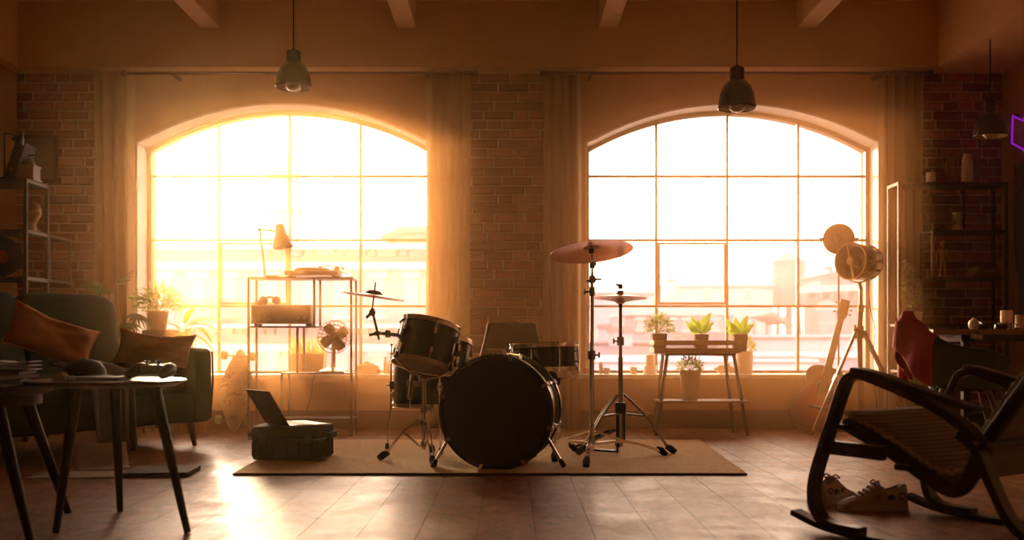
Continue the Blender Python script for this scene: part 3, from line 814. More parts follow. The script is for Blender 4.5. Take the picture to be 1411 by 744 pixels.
bk = MB(); bk.box((0, .425, .55), (1.5, .05, .60), rot=(-.20, 0, 0)); bk.build('back_frame', velvet, sofa, bevel=.02)
for sx in (-1, 1):
    for yy in (-.40, .30):
        MB().tube([(sx*.70, yy, .165), (sx*.725, yy-.02*(1 if yy < 0 else -1), .001)], [.026, .013], 12).build('leg', leg_wood, sofa)
pillow('cushion', 'rust orange cushion slumped against the sofa arm by the window', at(214, 480, 6.18), .44, .24, .11, (.55, .10, .50), orange_cloth, 3, group=None)
pillow('cushion', 'rust orange cushion leaning on the sofa back at the left edge of the photo', at(56, 478, 5.86) + Vector((.10, -.07, .06)), .48, .30, .11, (-.55, .38, .55), orange_cloth, 5)

# cloth hanging over the seat front
jean = mat('grey_denim', (.085, .075, .07), .9, bump=.2, scale=120)
def drape(u, v):
    a = -.17 + .34*u
    zs = [.52, .50, .465, .36, .24, .12, .03]; ys = [-.20, -.34, -.475, -.50, -.505, -.515, -.53]
    q = v*6; i = min(int(q), 5); f = q-i
    z = zs[i]*(1-f)+zs[i+1]*f; y = ys[i]*(1-f)+ys[i+1]*f
    fold = .022*math.sin(u*13+v*2.0)*(0.3+v) + .02*math.sin(5*u+1)
    return (a*(1-.25*v) + .03*v, y - abs(fold), z + .02*math.sin(u*9)*(v < .3))
v_, f_ = grid_mesh(drape, 26, 24)
pj = thing('draped_trousers', 'grey trousers hanging over the front edge of the green sofa seat', 'clothing', (0, 0, 0)); 
pj.location = sofa.matrix_basis @ Vector((.02, 0, 0)); pj.rotation_euler = (0, 0, math.radians(60))
o = MB().add(v_, f_).build('cloth', jean, pj, smooth=80); md = o.modifiers.new('t', 'SOLIDIFY'); md.thickness = .006
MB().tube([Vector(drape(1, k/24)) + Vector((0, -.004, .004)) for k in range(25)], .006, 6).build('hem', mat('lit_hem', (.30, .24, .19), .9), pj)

# round side table
tx, ty, tz = -1.425, 3.60, .515
t1 = thing('side_table', 'round dark wood side table on three slim splayed legs', 'table', (tx, ty, 0))
MB(t1).lathe([(0, tz-.022), (.235, tz-.022), (.268, tz-.010), (.270, tz-.003), (.266, tz), (0, tz)], 56, Matrix.Translation((tx, ty, 0))).build('tabletop', mat('worn_tabletop', (.10, .05, .025), .30, var=.25, scale=9, stretch=(1, 6, 1)), t1)
for (fx, fy) in ((ax(258.5, 3.46), 3.46), (ax(165.5, 3.90), 3.90), (ax(77, 3.46), 3.46)):
    d = Vector((fx-tx, fy-ty, 0)); top = Vector((tx, ty, tz-.02)) + d*.60
    lg = MB(t1).tube([top, Vector((fx, fy, .002))], [.021, .0115], 12).build('leg', walnut, t1)
    MB(t1).box(top - Vector((0, 0, .006)), (.06, .06, .012)).build('mount_plate', black_metal, lg)
# second, nearer table
ux, uy, uz = -1.915, 3.41, .500
t2 = thing('coffee_table', 'dark wood coffee table piled with magazines at the left edge of the photo', 'table', (ux, uy, 0))
MB(t2).lathe([(0, uz-.028), (.33, uz-.028), (.370, uz-.012), (.372, uz-.003), (.367, uz), (0, uz)], 56, Matrix.Translation((ux, uy, 0))).build('tabletop', walnut, t2)
MB(t2).lathe([(.30, uz-.062), (.32, uz-.062), (.32, uz-.026), (.30, uz-.026)], 40, Matrix.Translation((ux, uy, 0)), closed=True).build('apron', walnut, t2)
for (fx, fy) in ((ax(94, 3.87), 3.87), (ax(42, 3.30), 3.30), (-2.15, 3.12), (-2.2, 3.75)):
    d = Vector((fx-ux, fy-uy, 0)); top = Vector((ux, uy, uz-.02)) + d*.62
    MB(t2).tube([top, Vector((fx, fy, .002))], [.023, .013], 12).build('leg', walnut, t2)
# what lies on the two tables
def mag(name, label, x, y, z, w, d, h, rz, m, cat='magazine', group=None, curl=0):
    root = thing(name, label, cat, (x, y, z), rz, group)
    if curl:
        v_, f_ = grid_mesh(lambda u, v: ((u-.5)*w, (v-.5)*d, h/2 + curl*max(0, (u-.6))**2*6), 12, 4)
        o = MB().add(v_, f_).build('pages', paper, root, smooth=60); md = o.modifiers.new('t', 'SOLIDIFY'); md.thickness = h*.8
    else:
        MB().box((0, 0, h*.5), (w*.985, d*.97, h*.8)).build('pages', paper, root)
    MB().box((0, 0, h*.95), (w, d, h*.1)).build('cover', m, root)
    MB().box((0, 0, h*.05), (w, d, h*.1)).build('cover', m, root)
    MB().box((-w/2, 0, h*.5), (h*.1, d, h)).build('spine', m, root)
    return root
dkc = [mat('cover_%d' % i, c, .6, spec=.25, var=.2, scale=5) for i, c in enumerate(((.045, .028, .022), (.03, .03, .032), (.06, .04, .028), (.085, .05, .035)))]
zz = uz + .0015
for i, (w, d, h, rz) in enumerate(((.40, .30, .012, .1), (.36, .27, .010, .35), (.33, .25, .014, -.1), (.30, .23, .010, .2))):
    mag('magazine', ('broad magazine at the bottom of the pile on the coffee table', 'slightly turned magazine, second from the bottom of the pile on the coffee table', 'thick magazine under the topmost one on the coffee table', 'topmost magazine of the pile on the coffee table')[i], ux+.08+.02*i, uy-.02+.01*i, zz, w, d, h, rz, dkc[i], group='magazines on the coffee table')
    zz += h + .0008
op = thing('open_magazine', 'open magazine with lifted pages on top of the pile on the coffee table', 'magazine', (ux+.17, uy+.04, zz), .2)
for k in range(3):
    v_, f_ = grid_mesh(lambda u, v: ((u-.5)*.26, (v-.5)*.2, .003 + (.012*k+.006)*math.sin(PI*u)**.8 + .018*k*max(0, u-.75)*3), 16, 3)
    o = MB().add(v_, f_).build('page', paper, op, smooth=60); md = o.modifiers.new('t', 'SOLIDIFY'); md.thickness = .0012
nbk = mag('notebook', 'slim dark notebook lying on the round side table', ax(128, 3.52), 3.52, tz+.001, .22, .15, .012, .05, dkc[0], 'notebook')
tiss = thing('crumpled_tissue', 'small crumpled tissue between the notebook and the magazines', 'tissue', at(85, 519, 3.40)); tiss.location.z = tz+.0005
v_, f_ = grid_mesh(lambda u, v: (.035*(u-.5)*2*(.6+.4*v), .03*(v-.5)*2, .002+.030*abs(noise.noise(Vector((u*5, v*5, 2))))+.020*math.sin(PI*u)*math.sin(PI*v)), 16, 16)
o = MB().add(v_, f_).build('tissue_sheet', paper, tiss, smooth=40)
cap = thing('cap', 'dark cap lying on the round side table between the magazines and the controller', 'cap', (ax(116, 3.70), 3.70, tz+.001), -.5); cap.scale = (.78, .78, .72)
MB().lathe([(.098, 0), (.098, .02), (.092, .05), (.072, .078), (.04, .093), (.006, .098), (.0, .094), (.09, .0)], 28).build('crown', dkc[1], cap)
MB().ball((0, 0, .098), .007, 8, 6).build('button', dkc[1], cap)
v_, f_ = grid_mesh(lambda u, v: (.098*math.cos(-1.1+2.2*u)*(1+.75*v*math.sin(PI*u)**.6), .098*math.sin(-1.1+2.2*u)*(1+.1*v), .010+.012*math.cos((u-.5)*3)-.006*v), 18, 6)
o = MB().add(v_, f_).build('brim', dkc[1], cap, smooth=70); md = o.modifiers.new('t', 'SOLIDIFY'); md.thickness = .004

# game controller
gp = thing('game_controller', 'black game controller standing on the round side table', 'controller', (ax(213, 3.55), 3.55, tz+.002), -.35)
cpl = mat('black_plastic', (.014, .012, .011), .42)
bd = MB(); 
outline = [(-.030, -.030), (0, -.036), (.030, -.030), (.050, -.036)]
soft_box(bd, (0, .006, .034), (.105, .058, .036), .5); bd.build('body', cpl, gp, smooth=70)
for sx in (-1, 1):
    MB().tube(catmull([(sx*.048, .022, .036), (sx*.062, 0, .034), (sx*.070, -.032, .024), (sx*.068, -.056, .012)], 4), [.020, .021, .022, .023, .0235, .023, .022, .021, .020, .018, .016, .014, .010], 12).build('grip', cpl, gp, smooth=70)
    st = MB().rod((sx*.024, -.010, .048), (sx*.024, -.010, .060), .006, 10).lathe([(0, .060), (.011, .060), (.0115, .064), (.009, .066), (0, .0645)], 16, Matrix.Translation((sx*.024, -.010, 0))).build('thumb_stick', cpl, gp)
    MB().box((sx*.045, .036, .044), (.030, .014, .016)).build('shoulder_button', cpl, gp, bevel=.004)
for k in range(4): MB().rod((.047+.010*math.cos(k*PI/2), .012+.010*math.sin(k*PI/2), .045), (.047+.010*math.cos(k*PI/2), .012+.010*math.sin(k*PI/2), .055), .0048, 10).build('face_button', cpl, gp)
MB().box((-.047, .012, .053), (.024, .008, .006)).box((-.047, .012, .053), (.008, .024, .006)).build('direction_pad', cpl, gp, bevel=.001)

# papers and folder on the floor
def sheet(name, label, x, y, w, d, rz, m, z=.0015, lift=0, cat='paper', group=None):
    root = thing(name, label, cat, (x, y, z), rz, group)
    v_, f_ = grid_mesh(lambda u, v: ((u-.5)*w, (v-.5)*d, .0012 + lift*max(0, v-.45)**1.5*2 + .002*math.sin(u*5+v*3)**2), 10, 10)
    o = MB().add(v_, f_).build('sheet', m, root, smooth=60); md = o.modifiers.new('t', 'SOLIDIFY'); md.thickness = .0012; md.offset = 1
    return root
sheet('large_print', 'wide pale sheet lying flat on the floor under the tables', ax(112, 5.0), 4.96, .42, .26, .1, paper)
sheet('folded_sheet', 'pale sheet with a raised dark printed corner behind the flat sheet', ax(140, 5.25), 5.26, .26, .20, .5, mat('printed_paper', (.30, .25, .21), .7, col2=(.5, .42, .34), scale=7), lift=.14)
for i, (dz, rz) in enumerate(((.0012, .03), (.0145, .09))):
    lp = thing('record_sleeve', ('lower of the two thin record sleeves on the floor by the table legs', 'upper of the two thin record sleeves on the floor by the table legs')[i], 'record sleeve', (ax(217, 4.98)+.01*i, 5.02, dz), rz)
    MB().box((0, 0, .005), (.31, .30, .009)).build('sleeve', dkc[3-i], lp, bevel=.001)
    MB().box((.152, 0, .005), (.006, .29, .005)).build('record_edge', cpl, lp)

# hard case with the laptop on it
case = thing('hard_case', 'black ribbed hard equipment case under the laptop on the rug', 'case', (ax(404, 5.62), 5.62, RUGZ+.001), -.06)
hc = mat('case_plastic', (.013, .010, .008), .75, bump=.1, scale=80, spec=.15)
def cbox(mb, z0, z1, w, d, tp):
    pts = []
    for zz_, sc in ((z0, tp), (z0+.02, 1), (z1-.02, 1), (z1, tp)):
        for k in range(24):
            a = 2*PI*(k+.5)/24; pts.append((sq(math.cos(a), .28)*w/2*sc, sq(math.sin(a), .28)*d/2*sc, zz_))
    fs = [tuple(range(23, -1, -1)), tuple(72+k for k in range(24))]
    for j in range(3):
        for k in range(24): fs.append((j*24+k, j*24+(k+1) % 24, (j+1)*24+(k+1) % 24, (j+1)*24+k))
    return mb.add(pts, fs)
cbox(MB(), 0, .113, .400, .30, .95).build('body', hc, case); cbox(MB(), .117, .178, .404, .304, .96).build('lid', hc, case)
MB().box((0, 0, .115), (.408, .308, .012)).build('seal', cpl, case, bevel=.004)
for sx in (-1, 1):
    MB().box((sx*.214, 0, .125), (.024, .16, .035)).box((sx*.205, -.05, .07), (.012, .02, .11)).box((sx*.205, .05, .07), (.012, .02, .11)).build('side_handle', hc, case, bevel=.005)
    MB().box((sx*.12, -.158, .115), (.045, .018, .05)).build('latch', cpl, case, bevel=.004)
for k in range(5): MB().box((-.14+.07*k, -.151, .055), (.012, .010, .085)).build('rib', hc, case, bevel=.003)
lzb = RUGZ + .001 + .178
hn = at(383, 594.5, 5.52); hn.z = lzb + .001
hdir = Vector((.19, -.257, 0)).normalized(); fdir = Vector((.804, .594, 0))
lap = thing('laptop', 'open laptop with dark patterned lid standing on the black hard case', 'laptop', hn)
ldk = mat('laptop_grey', (.30, .25, .21), .35, .7); lid_m = mat('laptop_lid', (.014, .011, .009), .6, spec=.2, col2=(.045, .033, .026), scale=9, detail=1)
Mb = Matrix((( fdir.x, hdir.x, 0, 0), (fdir.y, hdir.y, 0, 0), (0, 0, 1, 0), (0, 0, 0, 1)))
MB().box((.115, 0, .007), (.222, .315, .012), M=Mb).build('base', ldk, lap, bevel=.004)
kb = MB()
for r in range(5):
    for c in range(13): kb.box((.05+.019*r, -.138+.023*c, .0138), (.015, .019, .0016), M=Mb)
ko = kb.build('keys', cpl, lap, smooth=0); ko['kind'] = 'stuff'
Ml = Mb @ Matrix.Translation((0, 0, .010)) @ Euler((0, math.radians(-121.5), 0)).to_matrix().to_4x4()
MB().box((.112, 0, .003), (.218, .315, .006), M=Ml).build('lid', lid_m, lap, bevel=.003, label='dark lid with a swirling pattern')
MB().box((.112, 0, -.0008), (.196, .292, .001), M=Ml).build('screen', mat('screen_dark', (.012, .012, .014), .15), lap)
MB().rod(Mb @ Vector((0, -.10, .010)), Mb @ Vector((0, .10, .010)), .006, 10).build('hinge', ldk, lap)

# wire rack by the window
YF, YK = 7.00, 7.22
rk = thing('wire_rack', 'open black wire rack with stepped shelves in front of the sunny window', 'rack', (ax(413, 7.1), 7.11, 0))
def xr(px): return ax(px, YF)
zt_, zm, zl, zb = az(381.5, YF), az(449, YF), az(513.5, YF), az(576.5, YF)
B_ = .0075
def post(x, y, z0, z1): MB(rk).b2((x-B_, y-B_, z0), (x+B_, y+B_, z1)).build('upright', wire_black, rk, smooth=0)
def tier(x0, x1, z):
    MB(rk).b2((x0, YF, z-.012), (x1, YK, z)).build('shelf', wire_black, rk, smooth=0)
for y in (YF, YK):
    post(xr(342.5), y, 0, zt_); post(xr(484), y, 0, zt_); post(xr(433), y, zm, zt_); post(xr(410), y, zl, zm-.01); post(xr(388.5), y, zb, zl)
tier(xr(341), xr(486), zt_); tier(xr(341), xr(436), zm); tier(xr(387), xr(486), zl)
tier(xr(387), xr(486), zb)
MB(rk).b2((xr(342), YF-B_, zl-.006), (xr(389), YF+B_, zl+.006)).build('rail', wire_black, rk); MB(rk).b2((xr(342), YK-B_, zl-.006), (xr(389), YK+B_, zl+.006)).build('rail', wire_black, rk)

# desk lamp on the rack
lm = mat('lamp_enamel', (.26, .17, .09), .4)
LY = 7.12
dl = thing('desk_lamp', 'jointed desk lamp with bell shade on top of the wire rack', 'lamp', (ax(377, LY), LY, zt_+.001))
b0 = dl.location.copy()
MB(dl).lathe([(0, 0), (.068, 0), (.072, .006), (.060, .018), (.02, .024), (0, .024)], 32, Matrix.Translation(b0)).build('base', lm, dl)
p1, p2, p3 = at(364.5, 371, LY), at(357.5, 316, LY), at(381, 318.5, LY)
MB(dl).rod((p1.x, LY, b0.z+.015), p1, .010).ball(p1, .011).tube([p1, p2], .0075).build('lower_arm', lm, dl)
MB(dl).ball(p2, .012).tube([p2, p3], .0075).ball(p3, .010).build('upper_arm', lm, dl)
sc_, se = at(385.5, 314, LY), at(389.5, 342, LY)
SM = axis_m(sc_, sc_ + (se-sc_).normalized() + Vector((0.03, -.05, 0)))
L_ = (se-sc_).length
MB(dl).lathe([(.0, -.028), (.020, -.028), (.030, -.018), (.034, -.002), (.036, .03), (.048, .055), (.060, .085), (.069, .125), (.071, .142), (.066, .142), (.055, .09), (.03, .05), (.0, .04)], 32, SM).build('shade', lm, dl)
MB(dl).ball(SM @ Vector((0, 0, .085)), .024).build('bulb', mat('bulb_glass', (.7, .6, .5), .15), dl)

# record player
TY = 7.11
rp = thing('record_player', 'black record player with tonearm on top of the wire rack', 'turntable', (ax(432, TY), TY, zt_+.001))
c_ = rp.location
MB(rp).b2((ax(396, TY), TY-.10, c_.z+.014), (ax(468, TY), TY+.10, c_.z+.044)).build('plinth', cpl, rp, bevel=.004)
for sx in (402, 462):
    for dy in (-.07, .07): MB(rp).rod((ax(sx, TY), TY+dy, c_.z), (ax(sx, TY), TY+dy, c_.z+.016), .014, 12).build('foot', rubber, rp)
MB(rp).lathe([(0, .044), (.118, .044), (.121, .050), (.121, .060), (0, .060)], 48, Matrix.Translation((ax(430, TY), TY, c_.z))).build('platter', cpl, rp)
MB(rp).lathe([(.006, .0605), (.117, .0605), (.117, .0635), (.006, .0635)], 48, Matrix.Translation((ax(430, TY), TY, c_.z)), closed=True).build('record', mat('vinyl', (.012, .010, .009), .25), rp)
p = Vector((ax(462, TY), TY+.05, c_.z+.044))
ta = MB(rp).lathe([(0, 0), (.022, 0), (.022, .022), (.014, .034), (0, .036)], 20, Matrix.Translation(p)).tube([p + Vector((.022, .02, .030)), p + Vector((0, 0, .040)), p + Vector((-.04, -.09, .036)), p + Vector((-.085, -.13, .028))], .004).build('tonearm', chrome_d, rp)
MB(rp).box(p + Vector((-.09, -.135, .024)), (.022, .016, .010)).build('cartridge', cpl, ta)
MB(rp).rod(p + Vector((.028, .028, .030)), p + Vector((.045, .04, .030)), .012).build('counterweight', chrome_d, ta)
MB(rp).box((ax(473, TY), TY-.02, c_.z+.034), (.055, .15, .006), rot=(0, .35, 0)).build('lifted_lid_edge', mat('smoked_acrylic', (.20, .15, .11), .2, spec=.6), rp)

# radio with odds and ends on it
ry = 7.10
ra = thing('receiver', 'flat wide stereo receiver on the middle shelf of the wire rack', 'radio', (ax(392, ry), ry, zm+.001))
c_ = ra.location; x0, x1 = ax(350, ry), ax(432, ry); z0, z1 = c_.z+.014, az(420.5, ry)
MB(ra).b2((x0, ry-.085, z0), (x1, ry+.09, z1)).build('housing', mat('receiver_wood', (.12, .065, .03), .45, var=.2), ra, bevel=.004)
MB(ra).b2((x0+.01, ry-.090, z0+.008), (x1-.01, ry-.085, z1-.008)).build('front_panel', black_metal, ra)
for i, k in enumerate((.06, .13, .27, .33, .37)): MB(ra).rod((x0+k, ry-.105, z0+.04), (x0+k, ry-.09, z0+.04), (.020, .014, .009, .009, .009)[i], 16).build('knob', chrome_d, ra)
for sx in (x0+.03, x1-.03):
    for dy in (-.06, .06): MB(ra).rod((sx, ry+dy, c_.z), (sx, ry+dy, z0+.002), .013, 10).build('foot', rubber, ra)
tz2 = z1 + .001
hp = thing('headphones', 'bulky headphones lying on top of the receiver', 'headphones', (ax(373, ry), ry, tz2))
for px, rr_ in ((364, .030), (381, .030)):
    MB(hp).lathe([(0, -.018), (rr_*.8, -.018), (rr_, -.008), (rr_, .010), (rr_*.8, .018), (0, .018)], 22, axis_m(Vector((ax(px, ry), ry-.01, tz2+rr_)), Vector((ax(px, ry)+(px-372)*.01, ry-1, tz2+rr_+.2)))).build('ear_cup', cpl, hp)
MB(hp).tube(catmull([at(364, 418, ry) + Vector((0, 0, .012)), at(366, 412, ry+.03), at(372.5, 409, ry+.04), at(379, 412, ry+.03), at(381, 418, ry) + Vector((0, 0, .012))], 5), .009, 8).build('headband', rubber, hp)
MB(hp).ball((ax(358, ry), ry+.02, tz2+.020), .020).build('cable_coil', rubber, hp)

# table fan on the low shelf
fy = 7.08
fan = thing('desk_fan', 'retro metal desk fan with four blades on the low shelf of the wire rack', 'fan', (ax(459, fy), fy, zl+.001))
fm = mat('fan_metal', (.30, .17, .08), .35, .6); fc_ = at(460.5, 464.5, fy-.03)
MB(fan).lathe([(0, 0), (.085, 0), (.088, .008), (.06, .022), (.022, .034), (.018, .04), (0, .04)], 32, Matrix.Translation((ax(457, fy), fy, zl+.001)) @ Matrix.Diagonal((1.0, .85, 1, 1))).build('base', mat('fan_base_metal', (.75, .60, .42), .25, .9), fan)
MB(fan).tube([(ax(459, fy), fy, zl+.035), (ax(460, fy), fy+.01, fc_.z)], [.016, .013], 12).build('neck', fm, fan)
FM = axis_m(fc_, fc_ + Vector((.22, -1, .05)))
MB(fan).lathe([(0, -.11), (.03, -.105), (.042, -.07), (.042, -.03), (.03, -.015), (0, -.012)], 24, FM).build('motor', fm, fan)
for k in range(4):
    a0 = k*PI/2 + .35
    def bl(u, v):
        r_ = .018 + .083*u; wd = .010 + .040*math.sin(PI*min(u*.62+.12, 1))
        a = a0 + (v-.5)*2*wd/r_*.75 + .25*u
        return Vector((r_*math.cos(a), r_*math.sin(a), .012 + (v-.5)*.035))
    v_, f_ = grid_mesh(bl, 8, 6)
    o = MB(fan).add([FM @ Vector(p_) for p_ in v_], f_).build('blade', fm, fan, smooth=60); md = o.modifiers.new('t', 'SOLIDIFY'); md.thickness = .002
MB(fan).lathe([(0, -.01), (.020, -.01), (.022, .02), (.012, .03), (0, .032)], 20, FM).build('hub', fm, fan)
gd = MB(fan); GR = .112
for rr_, z_ in ((GR, -.012), (GR, .020), (.085, .036), (.055, .044), (.026, .048), (.085, -.030)):
    gd.lathe([(rr_-.0022, z_-.0022), (rr_+.0022, z_-.0022), (rr_+.0022, z_+.0022), (rr_-.0022, z_+.0022)], 40, FM, closed=True)
for k in range(24):
    a = 2*PI*k/24
    gd.tube([FM @ Vector((r_*math.cos(a), r_*math.sin(a), z_)) for r_, z_ in ((.02, .048), (.055, .044), (.085, .036), (GR-.004, .026), (GR, .015), (GR, -.012), (.085, -.030), (.04, -.05))], .0015, 4)
gd.build('guard', mat('guard_wire', (.22, .14, .07), .4, .6), fan)
cd = thing('power_cord', 'thin cord hanging from the fan shelf of the wire rack', 'cord', (ax(431, 6.985), 6.985, .1))
MB(cd).tube(catmull([(ax(452, 7.0), 7.0-.02, zl+.004), (ax(437, 7.0), 6.985, zl+.003), (ax(433, 7), 6.975, zl-.05), (ax(430, 7), 6.975, zl-.16), (ax(424, 7), 6.975, zl-.26), (ax(429, 7), 6.975, zb+.03)], 6), .0028, 6).build('cable', rubber, cd)

# potted things on the left sill
def leaf_pts(L, w, droop, n=7, cup=.15):
    vs = []; fs = []
    for i in range(n+1):
        t_ = i/n; ww = w*math.sin(PI*(t_**.75*.96+.02))**1.0
        z = -droop*L*t_*t_
        for s_ in (-1, 0, 1): vs.append(Vector((L*t_, s_*ww/2, z + abs(s_)*cup*ww)))
    for i in range(n):
        for k in range(2): fs.append((i*3+k, i*3+k+1, (i+1)*3+k+1, (i+1)*3+k))
    return vs, fs
def leaf_m(base, az_, el, roll=0):
    return Matrix.Translation(base) @ Euler((0, 0, az_)).to_matrix().to_4x4() @ Euler((0, -el, 0)).to_matrix().to_4x4() @ Euler((roll, 0, 0)).to_matrix().to_4x4()
def pot(root, c, r, h, m, taper=.8, square=False):
    if square:
        MB(root).add([(c[0]+sx*r*k, c[1]+sy*r*k, c[2]+z) for z, k in ((0, taper), (h, 1)) for sx, sy in ((-1, -1), (1, -1), (1, 1), (-1, 1))] , [(3,2,1,0), (0,1,5,4), (1,2,6,5), (2,3,7,6), (3,0,4,7), (4,5,6,7)]).build('pot', m, root, bevel=.004)
    else:
        MB(root).lathe([(0, 0), (r*taper, 0), (r*taper+.002, .004), (r, h*.95), (r+.003, h), (r-.006, h), (r-.010, h*.88), (0, h*.88)], 32, Matrix.Translation(c)).build('pot', m, root)
    MB(root).lathe([(0, h*.89), (r-.011, h*.89), (r-.011, h*.90), (0, h*.915)], 20, Matrix.Translation(c)).build('soil', soil, root)
def bush(root, c, rx, rz_, m, n=260, L=.03, seed=0, name='foliage'):
    rr = random.Random(seed); mb = MB(root)
    for _ in range(n):
        a = rr.uniform(0, 2*PI); e = math.asin(rr.uniform(-.15, 1)); q = rr.uniform(.45, 1)
        p = Vector(c) + Vector((math.cos(a)*math.cos(e)*rx*q, math.sin(a)*math.cos(e)*rx*q, math.sin(e)*rz_*q))
        v_, f_ = leaf_pts(L*rr.uniform(.7, 1.3), L*.42, .25, 3)
        mb.add(v_, f_, leaf_m(p, a + rr.uniform(-.8, .8), e + rr.uniform(-.5, .6), rr.uniform(-1, 1)))
    for k in range(9):
        a = k*2.4; mb.tube([Vector(c) - Vector((0, 0, rz_*.25)), Vector(c) + Vector((math.cos(a)*rx*.7, math.sin(a)*rx*.7, rz_*rr.uniform(.4, .9)))], .0016, 4)
    o = mb.build(name, m, root, smooth=0); o['kind'] = 'stuff'
    return o
sy_ = 7.66
tr = thing('planter_trough', 'pale rectangular planter of grass on the sill behind the desk fan', 'planter', (ax(425, sy_), sy_, SILL+.001))
x0, x1 = ax(401, sy_), ax(449, sy_); zt2 = az(487, sy_)
MB(tr).add([(x, y, z) for z, k in ((SILL+.001, .9), (zt2, 1)) for x, y in (((x0+x1)/2-(x1-x0)/2*k, sy_-.075*k), ((x0+x1)/2+(x1-x0)/2*k, sy_-.075*k), ((x0+x1)/2+(x1-x0)/2*k, sy_+.075*k), ((x0+x1)/2-(x1-x0)/2*k, sy_+.075*k))], [(3,2,1,0), (0,1,5,4), (1,2,6,5), (2,3,7,6), (3,0,4,7), (4,5,6,7)]).build('pot', mat('trough_clay', (.46, .30, .15), .7), tr, bevel=.004)
gr = MB(tr); rr = random.Random(3)
for _ in range(150):
    x, y = rr.uniform(x0+.01, x1-.01), rr.uniform(sy_-.06, sy_+.06); h = rr.uniform(.05, .15); dx, dy = rr.uniform(-.05, .05), rr.uniform(-.03, .03)
    gr.add([(x-.0025, y, zt2-.004), (x+.0025, y, zt2-.004), (x+dx*.4+.002, y+dy*.4, zt2+h*.6), (x+dx*.4-.002, y+dy*.4, zt2+h*.6), (x+dx, y+dy, zt2+h)], [(0,1,2,3), (3,2,4)])
g_ = gr.build('grass', g_fern, tr, smooth=0); g_['kind'] = 'stuff'
bk_ = thing('fruit_basket', 'woven basket of fruit on the window sill left of the splash cymbal stand', 'basket', (ax(505, sy_), sy_, SILL+.001))
bk_['label'] = 'woven basket of fruit on the sill between the fan and the drums'
MB(bk_).lathe([(0, 0), (.062, 0), (.070, .006), (.088, .062), (.084, .062), (.066, .010), (0, .008)], 32, Matrix.Translation(bk_.location)).build('bowl', mat('wicker', (.55, .34, .15), .8, var=.4, scale=60, bump=.4), bk_)
for k in range(5): MB(bk_).ring(Vector(bk_.location) + Vector((0, 0, .010+.0125*k)), .0715+.0043*k, .0035, n=28, k=5).build('woven_band', mat('wicker', (0, 0, 0)), bk_)
for i, (dx, dy, r_) in enumerate(((-.04, -.01, .030), (.0, .02, .032), (.042, -.005, .029), (.005, -.035, .028))):
    fr = thing('peach', ('leftmost fruit in the woven basket on the sill', 'topmost fruit in the woven basket on the sill', 'fruit nearest the drums in the woven basket on the sill', 'front fruit in the woven basket on the sill')[i], 'fruit', bk_.location + Vector((dx, dy, .050+(.014 if i == 1 else 0))), 0, 'fruit in the basket')
    MB().lathe([(0, -r_*.9), (r_*.5, -r_*.85), (r_*.92, -r_*.4), (r_, 0), (r_*.9, r_*.45), (r_*.5, r_*.85), (.004, r_*.80)], 20).build('flesh', mat('peach_skin', (.62, .26, .10), .6, var=.3), fr)
    MB().rod((0, 0, r_*.75), (.003, 0, r_*1.1), .002, 6).build('stem', leg_wood, fr)
for i, (px, h, r_) in enumerate(((514, .055, .018), (524, .125, .014), (530, .10, .016))):
    jr = thing(('jam_jar', 'slim_bottle', 'spice_bottle')[i], ('low jar right of the fruit basket on the sill', 'slim tall bottle on the sill beside the floor tom', 'short capped bottle at the drum end of the left sill')[i], ('jar', 'bottle', 'bottle')[i], (ax(px+6, sy_), sy_+.03, SILL+.001))
    MB().lathe([(0, 0), (r_, 0), (r_, h*.62), (r_*.5, h*.78), (r_*.45, h*.92), (0, h*.92)], 20).build('glass_body', mat('brown_glass', (.20, .10, .04), .15, spec=.7), jr)
    MB().rod((0, 0, h*.915), (0, 0, h), r_*.55, 14).build('stopper', cpl, jr)

# longboard leaning on the wall
lb = thing('longboard', 'pale skateboard with lime green wheels standing against the sill', 'skateboard', (ax(321, 7.28), 7.28, .0))
lb.rotation_euler = (-.16, .05, 0)
bw = [(-.0, 0), ]
def board(s_):
    return .070*(1-abs(s_)**4)**.5*(1 if abs(s_) < .999 else 0)
bl_ = []; n = 30; LH = .60
outl = []
for i in range(n+1):
    v = -1+2*i/n; w_ = .118*(max(0, 1-abs(v)**2.6))**.6*(1-.18*math.cos(v*PI)*0)*(.82+.18*math.cos(v*3.2))
    outl.append((w_, LH/2*(1+v)))
poly = [(w_, z) for w_, z in outl] + [(-w_, z) for w_, z in outl[-2:0:-1]]
dm = bpy.data.materials.new('board_art'); dm.use_nodes = True; t = dm.node_tree; b = t.nodes['Principled BSDF']; b.inputs['Roughness'].default_value = .45
tc_ = t.nodes.new('ShaderNodeTexCoord'); vz = t.nodes.new('ShaderNodeTexNoise'); vz.inputs['Scale'].default_value = 9; vz.inputs['Detail'].default_value = 1; vz.inputs['Distortion'].default_value = 1.5
cr_ = t.nodes.new('ShaderNodeValToRGB'); cr_.color_ramp.interpolation = 'CONSTANT'; e = cr_.color_ramp.elements; e[0].color = (.16, .10, .06, 1); e[1].position = .42; e[1].color = (.62, .45, .27, 1); x_ = e.new(.58); x_.color = (.36, .25, .15, 1)
t.links.new(tc_.outputs['Object'], vz.inputs['Vector']); t.links.new(vz.outputs['Fac'], cr_.inputs['Fac'])
vl = t.nodes.new('ShaderNodeVectorMath'); vl.operation = 'DISTANCE'; vl.inputs[1].default_value = (0, 0, .31); t.links.new(tc_.outputs['Object'], vl.inputs[0])
lt = t.nodes.new('ShaderNodeMath'); lt.operation = 'LESS_THAN'; lt.inputs[1].default_value = .13; t.links.new(vl.outputs['Value'], lt.inputs[0])
mx = t.nodes.new('ShaderNodeMix'); mx.data_type = 'RGBA'; mx.inputs['A'].default_value = (.62, .46, .29, 1); t.links.new(lt.outputs[0], mx.inputs['Factor']); t.links.new(cr_.outputs[0], mx.inputs['B']); t.links.new(mx.outputs['Result'], b.inputs['Base Color'])
